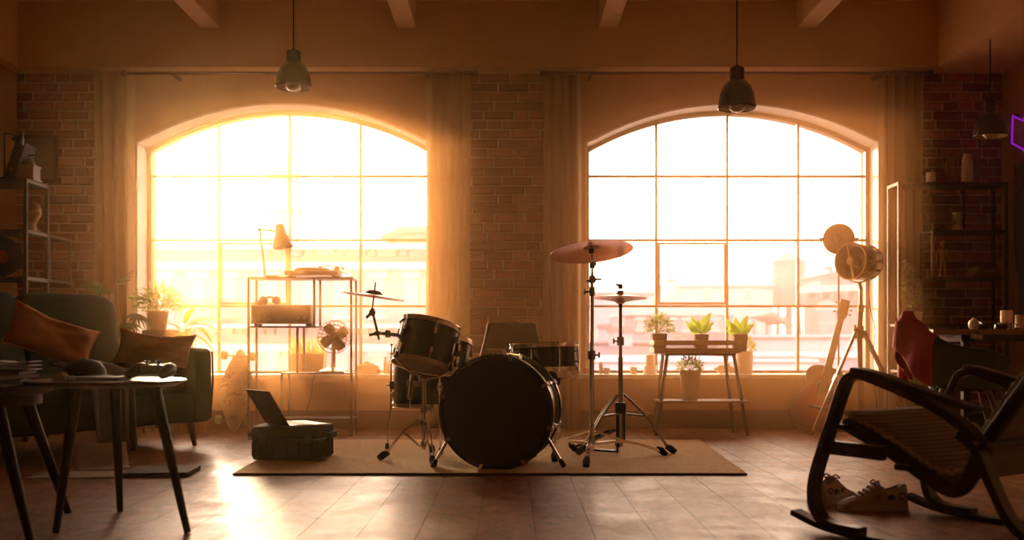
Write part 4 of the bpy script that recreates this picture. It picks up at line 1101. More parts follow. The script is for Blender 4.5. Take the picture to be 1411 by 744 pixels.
MB().prism([(x, z+.004) for x, z in poly], -.006, .006).build('deck', dm, lb)
lime = mat('lime_urethane', (.35, .62, .06), .35, trans=.4)
for z in (.545, .085):
    tk = MB().box((0, -.012, z), (.055, .012, .075)).rod((-.085, -.045, z), (.085, -.045, z), .007, 10).box((0, -.028, z), (.06, .03, .022)).build('truck', chrome_d, lb, bevel=.003)
    for sx in (-1, 1): MB().lathe([(.010, -.021), (.024, -.021), (.030, -.014), (.030, .014), (.024, .021), (.010, .021)], 24, Matrix.Translation((sx*.100, -.045, z)) @ Euler((0, PI/2, 0)).to_matrix().to_4x4(), closed=True).build('wheel', lime, tk)

# plants left of the window
py_ = 7.30
stl = thing('plant_stool', 'small round stool holding the potted plants behind the sofa arm', 'stool', (ax(222, py_), py_, 0))
zs_ = az(455, py_)
MB(stl).lathe([(0, zs_-.05), (.125, zs_-.05), (.13, zs_-.04), (.13, zs_), (0, zs_)], 32, Matrix.Translation((ax(222, py_), py_, 0))).build('seat', leg_wood, stl)
for k in range(4):
    a = PI/4+k*PI/2; MB(stl).tube([(ax(222, py_)+.09*math.cos(a), py_+.09*math.sin(a), zs_-.05), (ax(222, py_)+.13*math.cos(a), py_+.13*math.sin(a), 0.002)], [.016, .012], 10).build('leg', leg_wood, stl)
fp = thing('feathery_plant', 'feathery pale green plant in a clay pot on the stool by the left window', 'potted plant', (ax(218, py_), py_, zs_+.001))
pot(fp, fp.location, .072, .135, mat('clay_pot', (.42, .24, .13), .8, var=.15), .75)
bush(fp, fp.location + Vector((-.01, 0, .16)), .19, .17, g_fern, 520, .034, 4)
for k in range(7):
    a = k*.9+.3; b_ = fp.location + Vector((0, 0, .13)); e_ = b_ + Vector((.2*math.cos(a), .1*math.sin(a), .09+.03*(k % 3)))
    MB(fp).tube(catmull([b_, b_.lerp(e_, .5) + Vector((0, 0, .05)), e_], 4), .002, 5).build('stem', g_fern, fp)
def fan_leaf(root, c, dirv, R_, m, n=11, spread=2.6, tilt=.35):
    """one hand-shaped palm leaf made of narrow fingers"""
    d = Vector(dirv).normalized(); up = Vector((0, 0, 1)); sd = d.cross(up).normalized(); nn = sd.cross(d)
    mb = MB(root)
    for k in range(n):
        a = -spread/2 + spread*k/(n-1)
        dd = (d*math.cos(a) + sd*math.sin(a))
        L = R_*(1-.25*abs(a)/spread)
        v_, f_ = leaf_pts(L, R_*.13, .28, 5)
        X = dd; Y = nn.cross(X).normalized(); Z = X.cross(Y)
        M = Matrix(((X.x, Y.x, Z.x, c[0]), (X.y, Y.y, Z.y, c[1]), (X.z, Y.z, Z.z, c[2]), (0, 0, 0, 1)))
        mb.add(v_, f_, M)
    return mb.build('leaf', m, root, smooth=60)
pp = thing('fan_palm', 'young fan palm with dark fingered leaves in front of the left curtain', 'potted plant', (ax(163, 7.05), 7.05, 0))
pot(pp, pp.location, .11, .20, mat('dark_pot', (.05, .035, .025), .6), .8)
for (px, py, Y, d, R_) in ((186, 432, 7.08, (.9, -.3, -.5), .17), (178, 445, 7.0, (-.2, -.8, -.6), .14), (150, 405, 7.12, (-.3, -.4, .5), .2), (140, 396, 7.0, (-.7, -.5, .3), .15), (138, 404, 7.0, (-.7, -.5, -.2), .12), (160, 392, 7.2, (.5, .1, .7), .18)):
    c = at(px, py, Y); b_ = pp.location + Vector((0, 0, .18))
    MB(pp).tube(catmull([b_, b_.lerp(c, .5) + Vector((0, 0, .08)), c], 5), .004, 6).build('stalk', g_palm, pp)
    fan_leaf(pp, c, d, R_, g_palm)
bl2 = thing('broad_leaf_plant', 'bright green broad and arching leaves rising behind the sofa arm', 'potted plant', (ax(270, 7.25), 7.25, 0))
pot(bl2, bl2.location, .085, .22, terracotta, .8)
MB(bl2).rod(bl2.location + Vector((0, 0, .18)), bl2.location + Vector((0, 0, .42)), .012, 8).build('stem', leg_wood, bl2)
for (px, py, a, el, L, w_, dr) in ((246, 478, .9, 1.1, .17, .10, .2), (250, 470, 2.2, .9, .16, .07, .5), (256, 452, .2, .8, .22, .07, .6), (262, 450, -.3, .5, .20, .06, .8), (258, 462, -.1, .2, .19, .06, 1.0), (248, 455, 2.8, .8, .17, .06, .7), (255, 447, 1.2, 1.2, .18, .06, .4), (262, 458, .4, .35, .20, .055, .9), (268, 452, -.6, .3, .16, .05, 1.1)):
    v_, f_ = leaf_pts(L, w_, dr, 8)
    b_ = bl2.location + Vector((0, 0, .40)); c = at(px, py, 7.22)
    MB(bl2).tube(catmull([b_, b_.lerp(c, .5) + Vector((0, 0, .02)), c], 4), .003, 5).build('stalk', g_leaf, bl2)
    MB(bl2).add(v_, f_, leaf_m(c, a, el)).build('leaf', g_leaf, bl2, smooth=70)

# dark leafy plant between the rack and the sofa
dp = thing('dark_palm', 'dark low palm behind the sofa back beneath the metal shelf', 'potted plant', (ax(72, 7.16), 7.16, 0))
pot(dp, dp.location, .12, .24, mat('dark_pot', (0, 0, 0)), .8)
for k in range(9):
    a = k*2*PI/9 + .2; b_ = dp.location + Vector((0, 0, .2)); L = .20 + .05*(k % 3)
    c = dp.location + Vector((math.cos(a)*L*.6, math.sin(a)*L*.35, .78 + .06*(k % 2)))
    MB(dp).tube(catmull([b_, b_.lerp(c, .6) + Vector((0, 0, .04)), c], 4), .004, 5).build('stalk', g_dark, dp)
    fan_leaf(dp, c, (math.cos(a), math.sin(a)*.4, .25), .15, g_dark, 9, 2.2)

# metal shelf at the left wall
SFY, SBY, SX1 = 6.60, 6.90, ax(35.5, 6.6)
sx0 = WL + .03
sh = thing('metal_shelf', 'dark open metal shelf in the left corner beside the brick strip', 'shelf', (-3.4, 6.75, 0))
Z1, Z2, Z3, Z4 = az(246, SFY), az(316, SFY), az(381, SFY), az(445, SFY)
dmt = mat('dark_steel', (.035, .024, .017), .65, .1, spec=.25)
for x in (sx0, SX1):
    for y in (SFY, SBY): MB(sh).b2((x-.011, y-.011, 0), (x+.011, y+.011, Z1)).build('upright', dmt, sh, smooth=0)
for z in (Z1, Z2, Z3, Z4, .12): MB(sh).b2((sx0-.01, SFY-.01, z-.022), (SX1+.01, SBY+.01, z)).build('shelf_board', mat('dark_board', (.06, .035, .022), .6), sh, smooth=0)
for y in (SBY+.02, 7.25): MB(sh).b2((SX1-.005, y-.009, Z3), (SX1+.013, y+.009, Z2)).build('upright', dmt, sh, smooth=0)
MB(sh).b2((SX1-.10, SBY, Z2-.02), (SX1+.013, 7.26, Z2)).build('shelf_board', dmt, sh, smooth=0); MB(sh).b2((SX1-.10, SBY, Z3-.018), (SX1+.013, 7.26, Z3)).build('shelf_board', dmt, sh, smooth=0)
# things on it
bx_ = (ax(47, 6.72), 6.72)
hb_ = thing('head_bust', 'terracotta bust of a bald head on the second board of the metal shelf', 'bust', (bx_[0]-.02, bx_[1], Z2+.001), -.5)
n, m = 28, 26; vs = []
for j in range(m+1):
    t_ = j/m; z = .195*t_
    if t_ < .30: rx_, ry_, ox = .034+.012*(1-t_/.3)**2, .034+.012*(1-t_/.3)**2, -.006
    else:
        q = (t_-.30)/.70; rx_ = .062*max(0, 1-abs(2*q-.95)**2.4)**.5+.006*(q < .97); ry_ = rx_*.78; ox = .006
        if q < .25: rx_ = .036+(rx_-.036)*q/.25; ry_ = .034+(ry_-.034)*q/.25 if q < .25 else ry_
    for i in range(n):
        a = 2*PI*i/n; x = math.cos(a)*rx_+ox; y = math.sin(a)*ry_
        if t_ > .30:
            q = (t_-.30)/.70; f = max(0, math.cos(a))
            x += .016*math.exp(-((q-.42)/.09)**2)*math.exp(-(a if a < PI else 2*PI-a)**2/.05)
            x += .006*math.exp(-((q-.60)/.05)**2)*f**2 - .006*math.exp(-((q-.52)/.04)**2)*f**4
            x += .005*math.exp(-((q-.22)/.04)**2)*f**6 + .008*math.exp(-((q-.07)/.06)**2)*f**3
            b_ = abs(abs(a-PI)-PI/2)
            y += (.007 if a < PI else -.007)*math.exp(-(b_/.22)**2)*math.exp(-((q-.45)/.10)**2)
        vs.append((x, y, z))
fs = [(j*n+i, j*n+(i+1) % n, (j+1)*n+(i+1) % n, (j+1)*n+i) for j in range(m) for i in range(n)] + [tuple(range(n-1, -1, -1)), tuple(m*n+k for k in range(n))]
MB().add(vs, fs).build('head', terracotta, hb_, smooth=80); MB().box((0, 0, .004), (.09, .08, .008)).build('plinth', terracotta, hb_, bevel=.002)
cg = thing('coffee_grinder', 'hand coffee grinder with a reddish wooden box on top of the metal shelf', 'grinder', (ax(43, 6.72)-.02, 6.72, Z1+.001))
MB().box((0, 0, .05), (.115, .105, .085)).build('drawer_box', mat('red_box', (.17, .035, .025), .5), cg, bevel=.003); MB().box((0, 0, .005), (.13, .12, .010)).box((0, 0, .096), (.125, .115, .008)).build('base_trim', leg_wood, cg)
MB().lathe([(.045, .10), (.044, .12), (.032, .14), (.010, .15), (0, .15)], 24).build('dome', black_metal, cg)
ck_ = MB().tube([(0, 0, .15), (0, 0, .168), (.07, -.02, .172)], .005).build('crank', black_metal, cg); MB().ball((.07, -.02, .188), .014).build('knob', leg_wood, ck_)
MB().ball((0, -.056, .05), .008).build('drawer_knob', chrome_d, cg)
rc = thing('vinyl_record', 'black vinyl record with red label leaning on the metal shelf', 'record', (ax(2, 6.66), 6.66, Z3+.131))
rc.rotation_euler = (PI/2-.12, 0, .15)
MB().lathe([(.003, -.0012), (.130, -.0012), (.130, .0012), (.003, .0012)], 48, closed=True).build('disc', mat('vinyl', (0, 0, 0)), rc)
MB().lathe([(.003, -.0016), (.043, -.0016), (.043, .0016), (.003, .0016)], 32, closed=True).build('label', mat('red_label', (.42, .05, .03), .5), rc)
fl_ = thing('leaning_binder', 'dark binder leaning on the top of the metal shelf', 'binder', (ax(19, 6.75), 6.75, Z1+.003), .1)
fl_.rotation_euler = (0, .33, .1)
MB().box((0, .0, .13), (.052, .19, .25)).build('pages', paper, fl_); MB().box((-.029, 0, .132), (.006, .21, .26)).build('cover', dkc[1], fl_); MB().box((.029, 0, .132), (.006, .21, .26)).build('cover', dkc[1], fl_); MB().box((0, -.103, .132), (.06, .005, .26)).build('spine', dkc[1], fl_)
MB().rod((0, -.107, .07), (0, -.104, .07), .012, 14).build('finger_ring', chrome_d, fl_)
pl_ = thing('shelf_pole_lamp', 'slim dark pole lamp rising above the metal shelf at the left edge', 'lamp', (ax(4, 6.62), 6.64, Z1+.001))
MB().lathe([(0, 0), (.05, 0), (.05, .008), (.01, .014), (0, .014)], 20).build('base', black_metal, pl_); MB().rod((0, 0, .01), (0, 0, .30), .006).build('pole', black_metal, pl_)
MB().tube([(0, 0, .30), (.05, 0, .29), (.085, 0, .275)], .005).build('neck', black_metal, pl_); MB().lathe([(.012, .03), (.040, -.02), (.042, -.03), (.036, -.03), (.01, .02)], 20, Matrix.Translation((.10, 0, .265)) @ Euler((0, .5, 0)).to_matrix().to_4x4(), closed=True).build('shade', black_metal, pl_)
pf = thing('framed_print', 'dark framed faded landscape print on the left brick strip', 'picture', (ax(52, 7.6), 7.585, az(220, 7.6)))
w_, h_ = (80-24)/1411*7.6, (253-187)/1411*7.6
for sx in (-1, 1): MB().box((sx*(w_/2-.012), 0, 0), (.024, .026, h_)).build('frame_side', dmt, pf)
for sz in (-1, 1): MB().box((0, 0, sz*(h_/2-.012)), (w_, .026, .024)).build('frame_side', dmt, pf)
MB().box((0, .004, 0), (w_-.04, .008, h_-.04)).build('print', mat('faded_print', (.20, .17, .12), .5, col2=(.11, .085, .05), scale=3, stretch=(.6, 1, 2.5)), pf)
# ---------------------------------------------------------------- right half: plant table, guitar, lamps, rack, desk, chair, rocker
dark_bent = mat('dark_bentwood', (.028, .013, .009), .36, var=.3, scale=18, stretch=(1, 1, 6))
wood_mid = mat('mid_wood', (.30, .165, .075), .5, var=.25, scale=14, stretch=(1, 8, 8))
white_pot = mat('white_pot', (.66, .54, .40), .5, var=.05)

# plant table: A-frame with a slatted planter box
PY = 7.10
pt = thing('plant_table', 'slatted wooden planter table with slanted dark legs and a low shelf', 'plant stand', (ax(960, PY), PY, 0))
def xp(px, Y=PY): return ax(px, Y)
zt1, zb1 = az(468, PY), az(487, PY)
yf, yb = PY-.11, PY+.13
for (za, zb_) in ((az(469, PY), az(475.5, PY)), (az(479.5, PY), az(486, PY))):
    for y in (yf, yb): MB(pt).b2((xp(900), y-.008, zb_), (xp(1015), y+.008, za)).build('slat', wood_mid, pt, bevel=.002)
    for x in (xp(900), xp(1015)): MB(pt).b2((x-.008, yf, zb_), (x+.008, yb, za)).build('slat', wood_mid, pt, bevel=.002)
for k in range(4):
    y = yf+.03+k*.060; MB(pt).b2((xp(902), y, zb1+.0), (xp(1013), y+.05, zb1+.012)).build('floor_board', wood_mid, pt)
MB(pt).b2((xp(916), yf+.01, zb1-.014), (xp(1010), yb-.01, zb1)).build('crossbar', black_metal, pt)
for (a, b_, y, yo) in ((917, 902, yf+.02, 0), (917, 906, yb-.02, .05), (1007, 1026, yf+.02, 0), (1003, 1018, yb-.02, .05)):
    MB(pt).tube([(xp(a), y, zb1), (xp(b_), y+yo, .003)], .012, 8).build('leg', black_metal, pt)
zs = az(551, PY)
MB(pt).b2((xp(905), yf+.0, zs-.014), (xp(1027), yb+.02, zs)).build('low_shelf', wood_mid, pt, bevel=.003)
zf = zb1+.014
def potted(name, label, px, py_base, Y, r, h, m, taper=.8, square=False, z=None):
    t = thing(name, label, 'potted plant', (ax(px, Y), Y, z if z is not None else az(py_base, Y)))
    pot(t, t.location, r, h, m, taper, square)
    return t
dk_pot = mat('brown_pot', (.19, .105, .05), .7, var=.15)
p1_ = potted('fine_leaf_plant', 'airy fine leaved plant at the cymbal end of the slatted planter', 908, 0, PY, .052, .125, dk_pot, .8, True, zf)
bush(p1_, p1_.location + Vector((0, 0, .15)), .105, .115, g_fern, 420, .026, 11)
def big_leaf(name, label, px, leaves, seed):
    t = potted(name, label, px, 0, PY, .050, .120, dk_pot, .8, True, zf)
    b0 = t.location + Vector((0, 0, .108))
    for (lx, ly, tx_, ty_, w_) in leaves:
        c = at(lx, ly, PY); e = at(tx_, ty_, PY-.03); d = e-c; L = d.length
        MB(t).tube(catmull([b0, b0.lerp(c, .55) + Vector((0, 0, .015)), c], 4), .0028, 6).build('stalk', g_leaf, t)
        v_, f_ = leaf_pts(L, w_, .12, 8, .12)
        X = d.normalized(); Y_ = Vector((-X.z*.55, .62, X.x*.55)); Y_ = (Y_ - X*Y_.dot(X)).normalized(); Z_ = X.cross(Y_)
        M = Matrix(((X.x, Y_.x, Z_.x, c.x), (X.y, Y_.y, Z_.y, c.y), (X.z, Y_.z, Z_.z, c.z), (0, 0, 0, 1)))
        MB(t).add(v_, f_, M).build('leaf', g_leaf, t, smooth=70)
    return t
big_leaf('heart_leaf_plant', 'plant with upright pointed bright green leaves in the middle of the slatted planter', 965.5, [(962, 458, 944, 444, .06), (964, 456, 951, 437, .055), (966, 457, 978, 430, .075), (968, 458, 983, 443, .055), (963, 459, 950, 452, .05), (967, 459, 980, 452, .05), (965, 455, 960, 440, .05)], 1)
big_leaf('broad_leaf_plant', 'plant with spreading bright green leaves at the guitar end of the slatted planter', 1019, [(1016, 458, 999, 440, .065), (1017, 460, 1001, 456, .05), (1020, 456, 1012, 438, .06), (1022, 457, 1029, 434, .06), (1023, 459, 1039, 445, .06), (1023, 460, 1034, 455, .05), (1018, 459, 1007, 446, .06)], 2)
p4_ = potted('bushy_plant', 'small bushy plant in a tapered white pot on the low shelf of the planter table', 951, 0, PY, .074, .205, white_pot, .68, False, zs+.001)
bush(p4_, p4_.location + Vector((0, 0, .215)), .088, .085, g_fern, 300, .026, 13)
SY2 = 7.66
p5_ = potted('round_bush_plant', 'bushy plant in a straight pale pot standing on the right window sill', 1026, 0, SY2, .062, .17, white_pot, .92, False, SILL+.001)
bush(p5_, p5_.location + Vector((0, 0, .19)), .085, .085, g_fern, 260, .026, 17)

# sill odds and ends
cn = thing('stacked_candle_holder', 'white two tier candle holder on the sill left of the planter table', 'candle', (ax(896, SY2), SY2, SILL+.001))
MB().lathe([(0, 0), (.048, 0), (.050, .006), (.050, .055), (.046, .062), (0, .062)], 28).build('holder', cream, cn); MB().lathe([(0, .063), (.034, .063), (.034, .140), (.028, .144), (0, .142)], 28).build('wax', cream, cn)
rb = thing('animal_ornament', 'small white rabbit shaped ornament on the sill behind the planter table', 'ornament', (ax(995, SY2), SY2, SILL+.001))
MB().ball((0, 0, .034), (.050, .032, .034)).ball((.036, 0, .068), (.024, .02, .022)).tube([(.03, .008, .08), (.022, .012, .108)], [.007, .004]).tube([(.03, -.008, .08), (.02, -.012, .108)], [.007, .004]).ball((-.05, 0, .035), .014).build('figure', cream, rb)
rb2 = thing('animal_ornament', 'second white animal ornament on the sill, next to the potted bush', 'ornament', (ax(1008, SY2), SY2+.03, SILL+.001))
MB().ball((0, 0, .030), (.036, .028, .030)).ball((-.022, 0, .062), (.020, .018, .02)).tube([(-.022, .008, .074), (-.018, .010, .098)], [.006, .003]).tube([(-.022, -.008, .074), (-.02, -.010, .098)], [.006, .003]).build('figure', cream, rb2)
for i, (px, h, r_, m_) in enumerate(((809, .040, .034, mat('red_candle', (.42, .07, .04), .5)), (828, .085, .016, cream), (836, .045, .026, cream), (873, .050, .028, cream))):
    cc = thing(('red_bowl', 'slim_candle', 'tea_light', 'small_jar')[i], ('small red bowl on the right sill behind the tall cymbal stand', 'slim pale candle on the right sill right of the small red bowl', 'low pale tea light right of the slim candle on the sill', 'pale squat jar on the sill right of the hi-hat pole')[i], ('bowl', 'candle', 'candle', 'jar')[i], (ax(px, SY2), SY2, SILL+.001))
    MB().lathe([(0, 0), (r_*.8, 0), (r_, h*.4), (r_*.96, h), (r_*.80, h), (r_*.75, h*.8), (0, h*.78)], 24).build('holder', m_, cc); MB().rod((0, 0, h*.77), (0, 0, h*1.02), .0015, 5).build('wick', black_metal, cc)

# guitar
gt = thing('acoustic_guitar', 'sunburst acoustic guitar leaning on the wall below the right window', 'guitar', (ax(1119, 7.18), 7.18, 0.012))
GL = 1.0
gb, ge = Vector((ax(1118, 7.27), 7.27, .014)), at(1163.5, 417, 7.53)
Z_ = (ge-gb); GLn = Z_.length; Z_.normalize(); Yv = Vector((.25, 1, 0)); Yv = (Yv - Z_*Yv.dot(Z_)).normalized(); Xv = Yv.cross(Z_)
gt.matrix_basis = Matrix(((Xv.x, Yv.x, Z_.x, gb.x), (Xv.y, Yv.y, Z_.y, gb.y), (Xv.z, Yv.z, Z_.z, gb.z), (0, 0, 0, 1)))
S = GLn/1.02
half = [(0, 0), (.09, .006), (.155, .05), (.182, .115), (.180, .17), (.155, .235), (.122, .29), (.120, .325), (.136, .385), (.132, .43), (.10, .468), (.05, .482), (0, .484)]
hc_ = catmull([(a*S, b*S, 0) for a, b in half], 5)
poly = [(p.x, p.y) for p in hc_] + [(-p.x, p.y) for p in hc_[-2:0:-1]]
sb_m = bpy.data.materials.new('sunburst'); sb_m.use_nodes = True; t = sb_m.node_tree; b = t.nodes['Principled BSDF']; b.inputs['Roughness'].default_value = .28; b.inputs['Coat Weight'].default_value = .4
tc_ = t.nodes.new('ShaderNodeTexCoord'); mp = t.nodes.new('ShaderNodeMapping'); mp.inputs['Location'].default_value = (0, 0, -.22*S/.25*1.0); mp.inputs['Scale'].default_value = (5.2, 0, 4.0)
mp.inputs['Location'].default_value = (0, 0, -.90*S)
ln = t.nodes.new('ShaderNodeVectorMath'); ln.operation = 'LENGTH'; t.links.new(tc_.outputs['Object'], mp.inputs['Vector']); t.links.new(mp.outputs[0], ln.inputs[0])
rp_ = t.nodes.new('ShaderNodeValToRGB'); e = rp_.color_ramp.elements; e[0].position = .15; e[0].color = (.55, .15, .022, 1); e[1].position = .98; e[1].color = (.03, .008, .004, 1); x_ = e.new(.62); x_.color = (.28, .055, .012, 1)
t.links.new(ln.outputs['Value'], rp_.inputs['Fac']); t.links.new(rp_.outputs[0], b.inputs['Base Color'])
MB().prism(poly, -.048*S, .048*S).build('body', sb_m, gt, bevel=.004)
MB().tube([(x, -.049*S, z) for x, z in poly + poly[:1]], .003, 6, caps=False).build('binding', mat('dark_binding_wood', (.04, .015, .008), .4), gt)
MB().lathe([(0, 0), (.047*S, 0), (.047*S, .0015), (0, .0015)], 36, Matrix.Translation((0, -.0485*S, .325*S)) @ Euler((PI/2, 0, 0)).to_matrix().to_4x4()).build('sound_hole', mat('hole_dark', (.01, .006, .004), .9), gt)
MB().ring((0, -.0495*S, .325*S), .052*S, .0022, (0, 1, 0), 36).build('rosette', leg_wood, gt)
pg_ = [(.02, .30), (.075, .34), (.085, .27), (.06, .20), (.035, .225), (.045, .28)]
MB().prism([(a*S, b_*S) for a, b_ in pg_], -.0505*S, -.0485*S).build('pickguard', mat('pickguard_dark', (.03, .014, .008), .25), gt)
MB().box((0, -.052*S, .165*S), (.135*S, .010, .022*S)).build('bridge', leg_wood, gt, bevel=.003); MB().box((0, -.058*S, .170*S), (.075*S, .004, .004)).build('saddle', cream, gt)
nk = mat('neck_wood', (.20, .10, .045), .4)
MB().prism([(-.028*S, .37*S), (.028*S, .37*S), (.022*S, .86*S), (-.022*S, .86*S)], -.064*S, -.036*S).build('neck', nk, gt, bevel=.004)
fbr = MB().prism([(-.0275*S, .40*S), (.0275*S, .40*S), (.0215*S, .86*S), (-.0215*S, .86*S)], -.069*S, -.063*S).build('fretboard', mat('rosewood', (.085, .042, .022), .5), gt)
fr = MB()
for k in range(16): fr.box((0, -.0695*S, (.86-.44*(1-.5**(k/9)))*S), (.048*S, .0015, .0018))
o = fr.build('frets', chrome_d, fbr, smooth=0); o['kind'] = 'stuff'
hd = MB().prism([(-.022*S, .86*S), (.022*S, .86*S), (.038*S, .90*S), (.034*S, 1.02*S), (-.034*S, 1.02*S), (-.038*S, .90*S)], -.062*S, -.046*S).build('headstock', nk, gt, bevel=.003)
for sx in (-1, 1):
    for k in range(3): MB().rod((sx*.030*S, -.054*S, (.915+.035*k)*S), (sx*.052*S, -.054*S, (.915+.035*k)*S), .003).ball((sx*.058*S, -.054*S, (.915+.035*k)*S), (.010, .006, .008), 8, 6).build('tuning_peg', chrome_d, hd)
for k in range(6):
    MB().rod(((-.020+.008*k)*S, -.058*S, .175*S), ((-.014+.0056*k)*S, -.071*S, .86*S), .0007, 4).build('string', chrome, gt)

# studio spot on a wooden tripod
lx, ly = ax(1185, 7.0), 7.0
st = thing('studio_spotlight', 'gold metal studio spotlight on a wooden tripod', 'lamp', (lx, ly, 0))
gold = mat('warm_metal', (.62, .46, .27), .26, 1.0); tri_w = mat('tripod_wood', (.36, .19, .085), .5, var=.2, scale=14, stretch=(1, 1, 5))
hub = at(1184, 455, ly)
MB(st).rod(hub - Vector((0, 0, .055)), hub + Vector((0, 0, .03)), .030, 16).build('hub', gold, st)
kn_ = at(1178, 453, ly-.03); MB(st).ball(kn_, .014).rod(kn_ + Vector((0, 0, -.02)), kn_ + Vector((0, 0, .028)), .006).build('knob', gold, st)
for (px, py, Y, a) in ((1118, 601, 7.00, 0), (1258, 599, 7.12, 0), (1187.5, 606, 6.78, 0)):
    f_ = at(px, py, Y); f_.z = .004; tp_ = hub + Vector(((f_.x-hub.x)*.07, (f_.y-hub.y)*.07, -.005))
    d = (f_-tp_).normalized(); sd = d.cross(Vector((0, 0, 1))).normalized()
    lo = MB(st).band([tp_, f_ - d*.03], [.034, .030], .020, sd).build('leg', tri_w, st, bevel=.003)
    MB(st).tube([f_ - d*.035, f_], [.014, .009], 10).build('metal_tip', gold, lo)
    m_ = tp_.lerp(f_, .45); MB(st).band([m_ - d*.02, m_ + d*.02], .038, .025, sd).build('clamp', gold, lo)
mast = at(1186.5, 398, ly)
MB(st).rod(hub, at(1186, 424, ly), .017, 14).build('lower_mast', tri_w, st); MB(st).rod(at(1186, 426, ly), mast, .012, 12).build('upper_mast', gold, st)
MB(st).rod(at(1186, 430, ly), at(1186, 420, ly), .021, 14).build('collar', gold, st)
hc0 = at(1184, 361, ly-.02); hdir_ = Vector((-.78, -.56, .02)).normalized()
HM = Matrix.Translation(hc0) @ hdir_.to_track_quat('Z', 'Y').to_matrix().to_4x4()
R0 = .122
# barrel with cooling slots near the back
MB(st).lathe([(R0*.98, -.03), (R0, -.025), (R0, .085), (R0*1.05, .088), (R0*1.05, .100), (R0*.97, .100), (R0*.97, -.03)], 48, HM, closed=True).build('barrel', gold, st)
for k in range(12):
    a = 2*PI*k/12; MB(st).box((0, 0, 0), (.004, .020, .066), M=HM @ Matrix.Rotation(a, 4, 'Z') @ Matrix.Translation((R0*.985, 0, -.062))).build('cooling_strut', gold, st)
MB(st).lathe([(R0*.99, -.098), (R0, -.094), (R0, -.088), (R0*.965, -.088), (R0*.965, -.098)], 48, HM, closed=True).lathe([(0, -.150), (.055, -.148), (.075, -.125), (R0*.75, -.112), (R0*.985, -.098), (R0*.96, -.092), (.05, -.12), (0, -.125)], 40, HM).build('rear_housing', gold, st)
MB(st).lathe([(0, -.085), (.05, -.080), (.085, -.055), (.108, -.01), (.112, -.005), (.105, -.005), (.08, -.05), (.045, -.072), (0, -.076)], 40, HM).build('reflector', chrome_d, st)
sp_ = MB(st).box((0, 0, .098), (.012, .236, .006), M=HM @ Matrix.Rotation(.25, 4, 'Z')).lathe([(0, .092), (.026, .092), (.026, .104), (0, .106)], 24, HM).build('lens_shield', gold, st)
MB(st).ball(HM @ Vector((0, 0, .02)), .032).build('bulb', mat('bulb_glass', (0, 0, 0)), st)
yk = []
for k in range(13):
    a = PI + PI*k/12; yk.append(hc0 + Vector((0, 0, 0)) + Vector((-hdir_.y, hdir_.x, 0)).normalized()*(.140*math.cos(a)) + Vector((0, 0, .140*math.sin(a))))
MB(st).tube(yk, .006, 8).rod(mast, yk[6], .012).build('yoke', gold, st)
for q in (yk[0], yk[-1]):
    v_ = (q-hc0); MB(st).rod(hc0 + v_*.86, hc0 + v_*1.12, .010, 10).build('pivot_knob', gold, st)
ck2 = thing('power_cord', 'thin cord hanging from the studio spotlight beside the curtain', 'cord', at(1199, 400, 7.06))
MB(ck2).tube(catmull([hc0 - hdir_*.14, at(1202, 372, 7.12), at(1197, 395, 7.1), at(1200, 430, 7.12), at(1206, 455, 7.15), at(1203, 500, 7.2), Vector((ax(1212, 7.2), 7.2, .01))], 6), .0026, 6).build('cable', rubber, ck2)

# second lamp: dish on a thin pole
dx, dy = ax(1155.5, 7.43), 7.43
dsh = thing('dish_lamp', 'dark round dish lamp on a thin black floor pole behind the guitar', 'lamp', (dx, dy, 0))
MB(dsh).lathe([(0, 0), (.085, 0), (.087, .010), (.03, .022), (0, .022)], 32, Matrix.Translation((dx, dy, 0))).build('base', black_metal, dsh)
MB(dsh).rod((dx, dy, .02), (dx, dy, az(352, dy)), .007, 10).build('pole', black_metal, dsh)
dc = at(1155.5, 329, 7.38); dd = Vector((-.22, -.95, -.20)).normalized(); DM = Matrix.Translation(dc) @ dd.to_track_quat('Z', 'Y').to_matrix().to_4x4()
MB(dsh).lathe([(0, -.085), (.045, -.080), (.085, -.045), (.108, .0), (.112, .018), (.106, .018), (.08, -.035), (.04, -.066), (0, -.07)], 40, DM).build('dish', mat('dark_dish', (.14, .075, .045), .4, .5), dsh)
MB(dsh).ball(DM @ Vector((-.01, 0, -.03)), .026).build('bulb', mat('bulb_glass', (0, 0, 0)), dsh)
yk = [dc + Vector((.128*math.cos(PI+PI*k/12), .0, .128*math.sin(PI+PI*k/12))) for k in range(13)]
MB(dsh).tube(yk, .004, 8).build('yoke', black_metal, dsh)
for q in (yk[0], yk[-1]): MB(dsh).rod(dc + (q-dc)*.84, dc + (q-dc)*1.12, .008).build('pivot_knob', black_metal, dsh)

# tall black rack on the right
QF, QB = 7.24, 7.44
qx0, qx1 = ax(1239, QF), ax(1372, 7.4)
qr = thing('tall_rack', 'tall black metal rack with offset shelves against the right brick strip', 'shelf', ((qx0+qx1)/2, 7.38, 0))
steel_b = mat('rack_steel', (.07, .048, .032), .6, .15, spec=.25)
zT = az(251, QF)
for x in (qx0, qx1):
    for y in (QF, QB): MB(qr).b2((x-.010, y-.010, 0), (x+.010, y+.010, zT)).build('upright', steel_b, qr, smooth=0)
dboard = mat('rack_board', (.075, .042, .026), .6, var=.2)
MB(qr).b2((qx0, QF-.01, zT-.022), (qx1, QB+.01, zT)).build('shelf_board', dboard, qr)
for x in (qx0, qx1): MB(qr).b2((x-.011, QF-.011, zT-.02), (x+.011, QB+.011, zT+.002)).build('end_rail', steel_b, qr)
xm = ax(1285, QF)
zA, zB_, zC, zD = az(317, QF), az(381.5, QF), az(446, QF), az(510, QF)
MB(qr).b2((xm, QF-.01, zA-.018), (qx1, QB, zA)).build('shelf_board', dboard, qr); MB(qr).b2((xm-.02, QF-.01, zB_-.018), (qx1, QB, zB_)).build('shelf_board', dboard, qr)
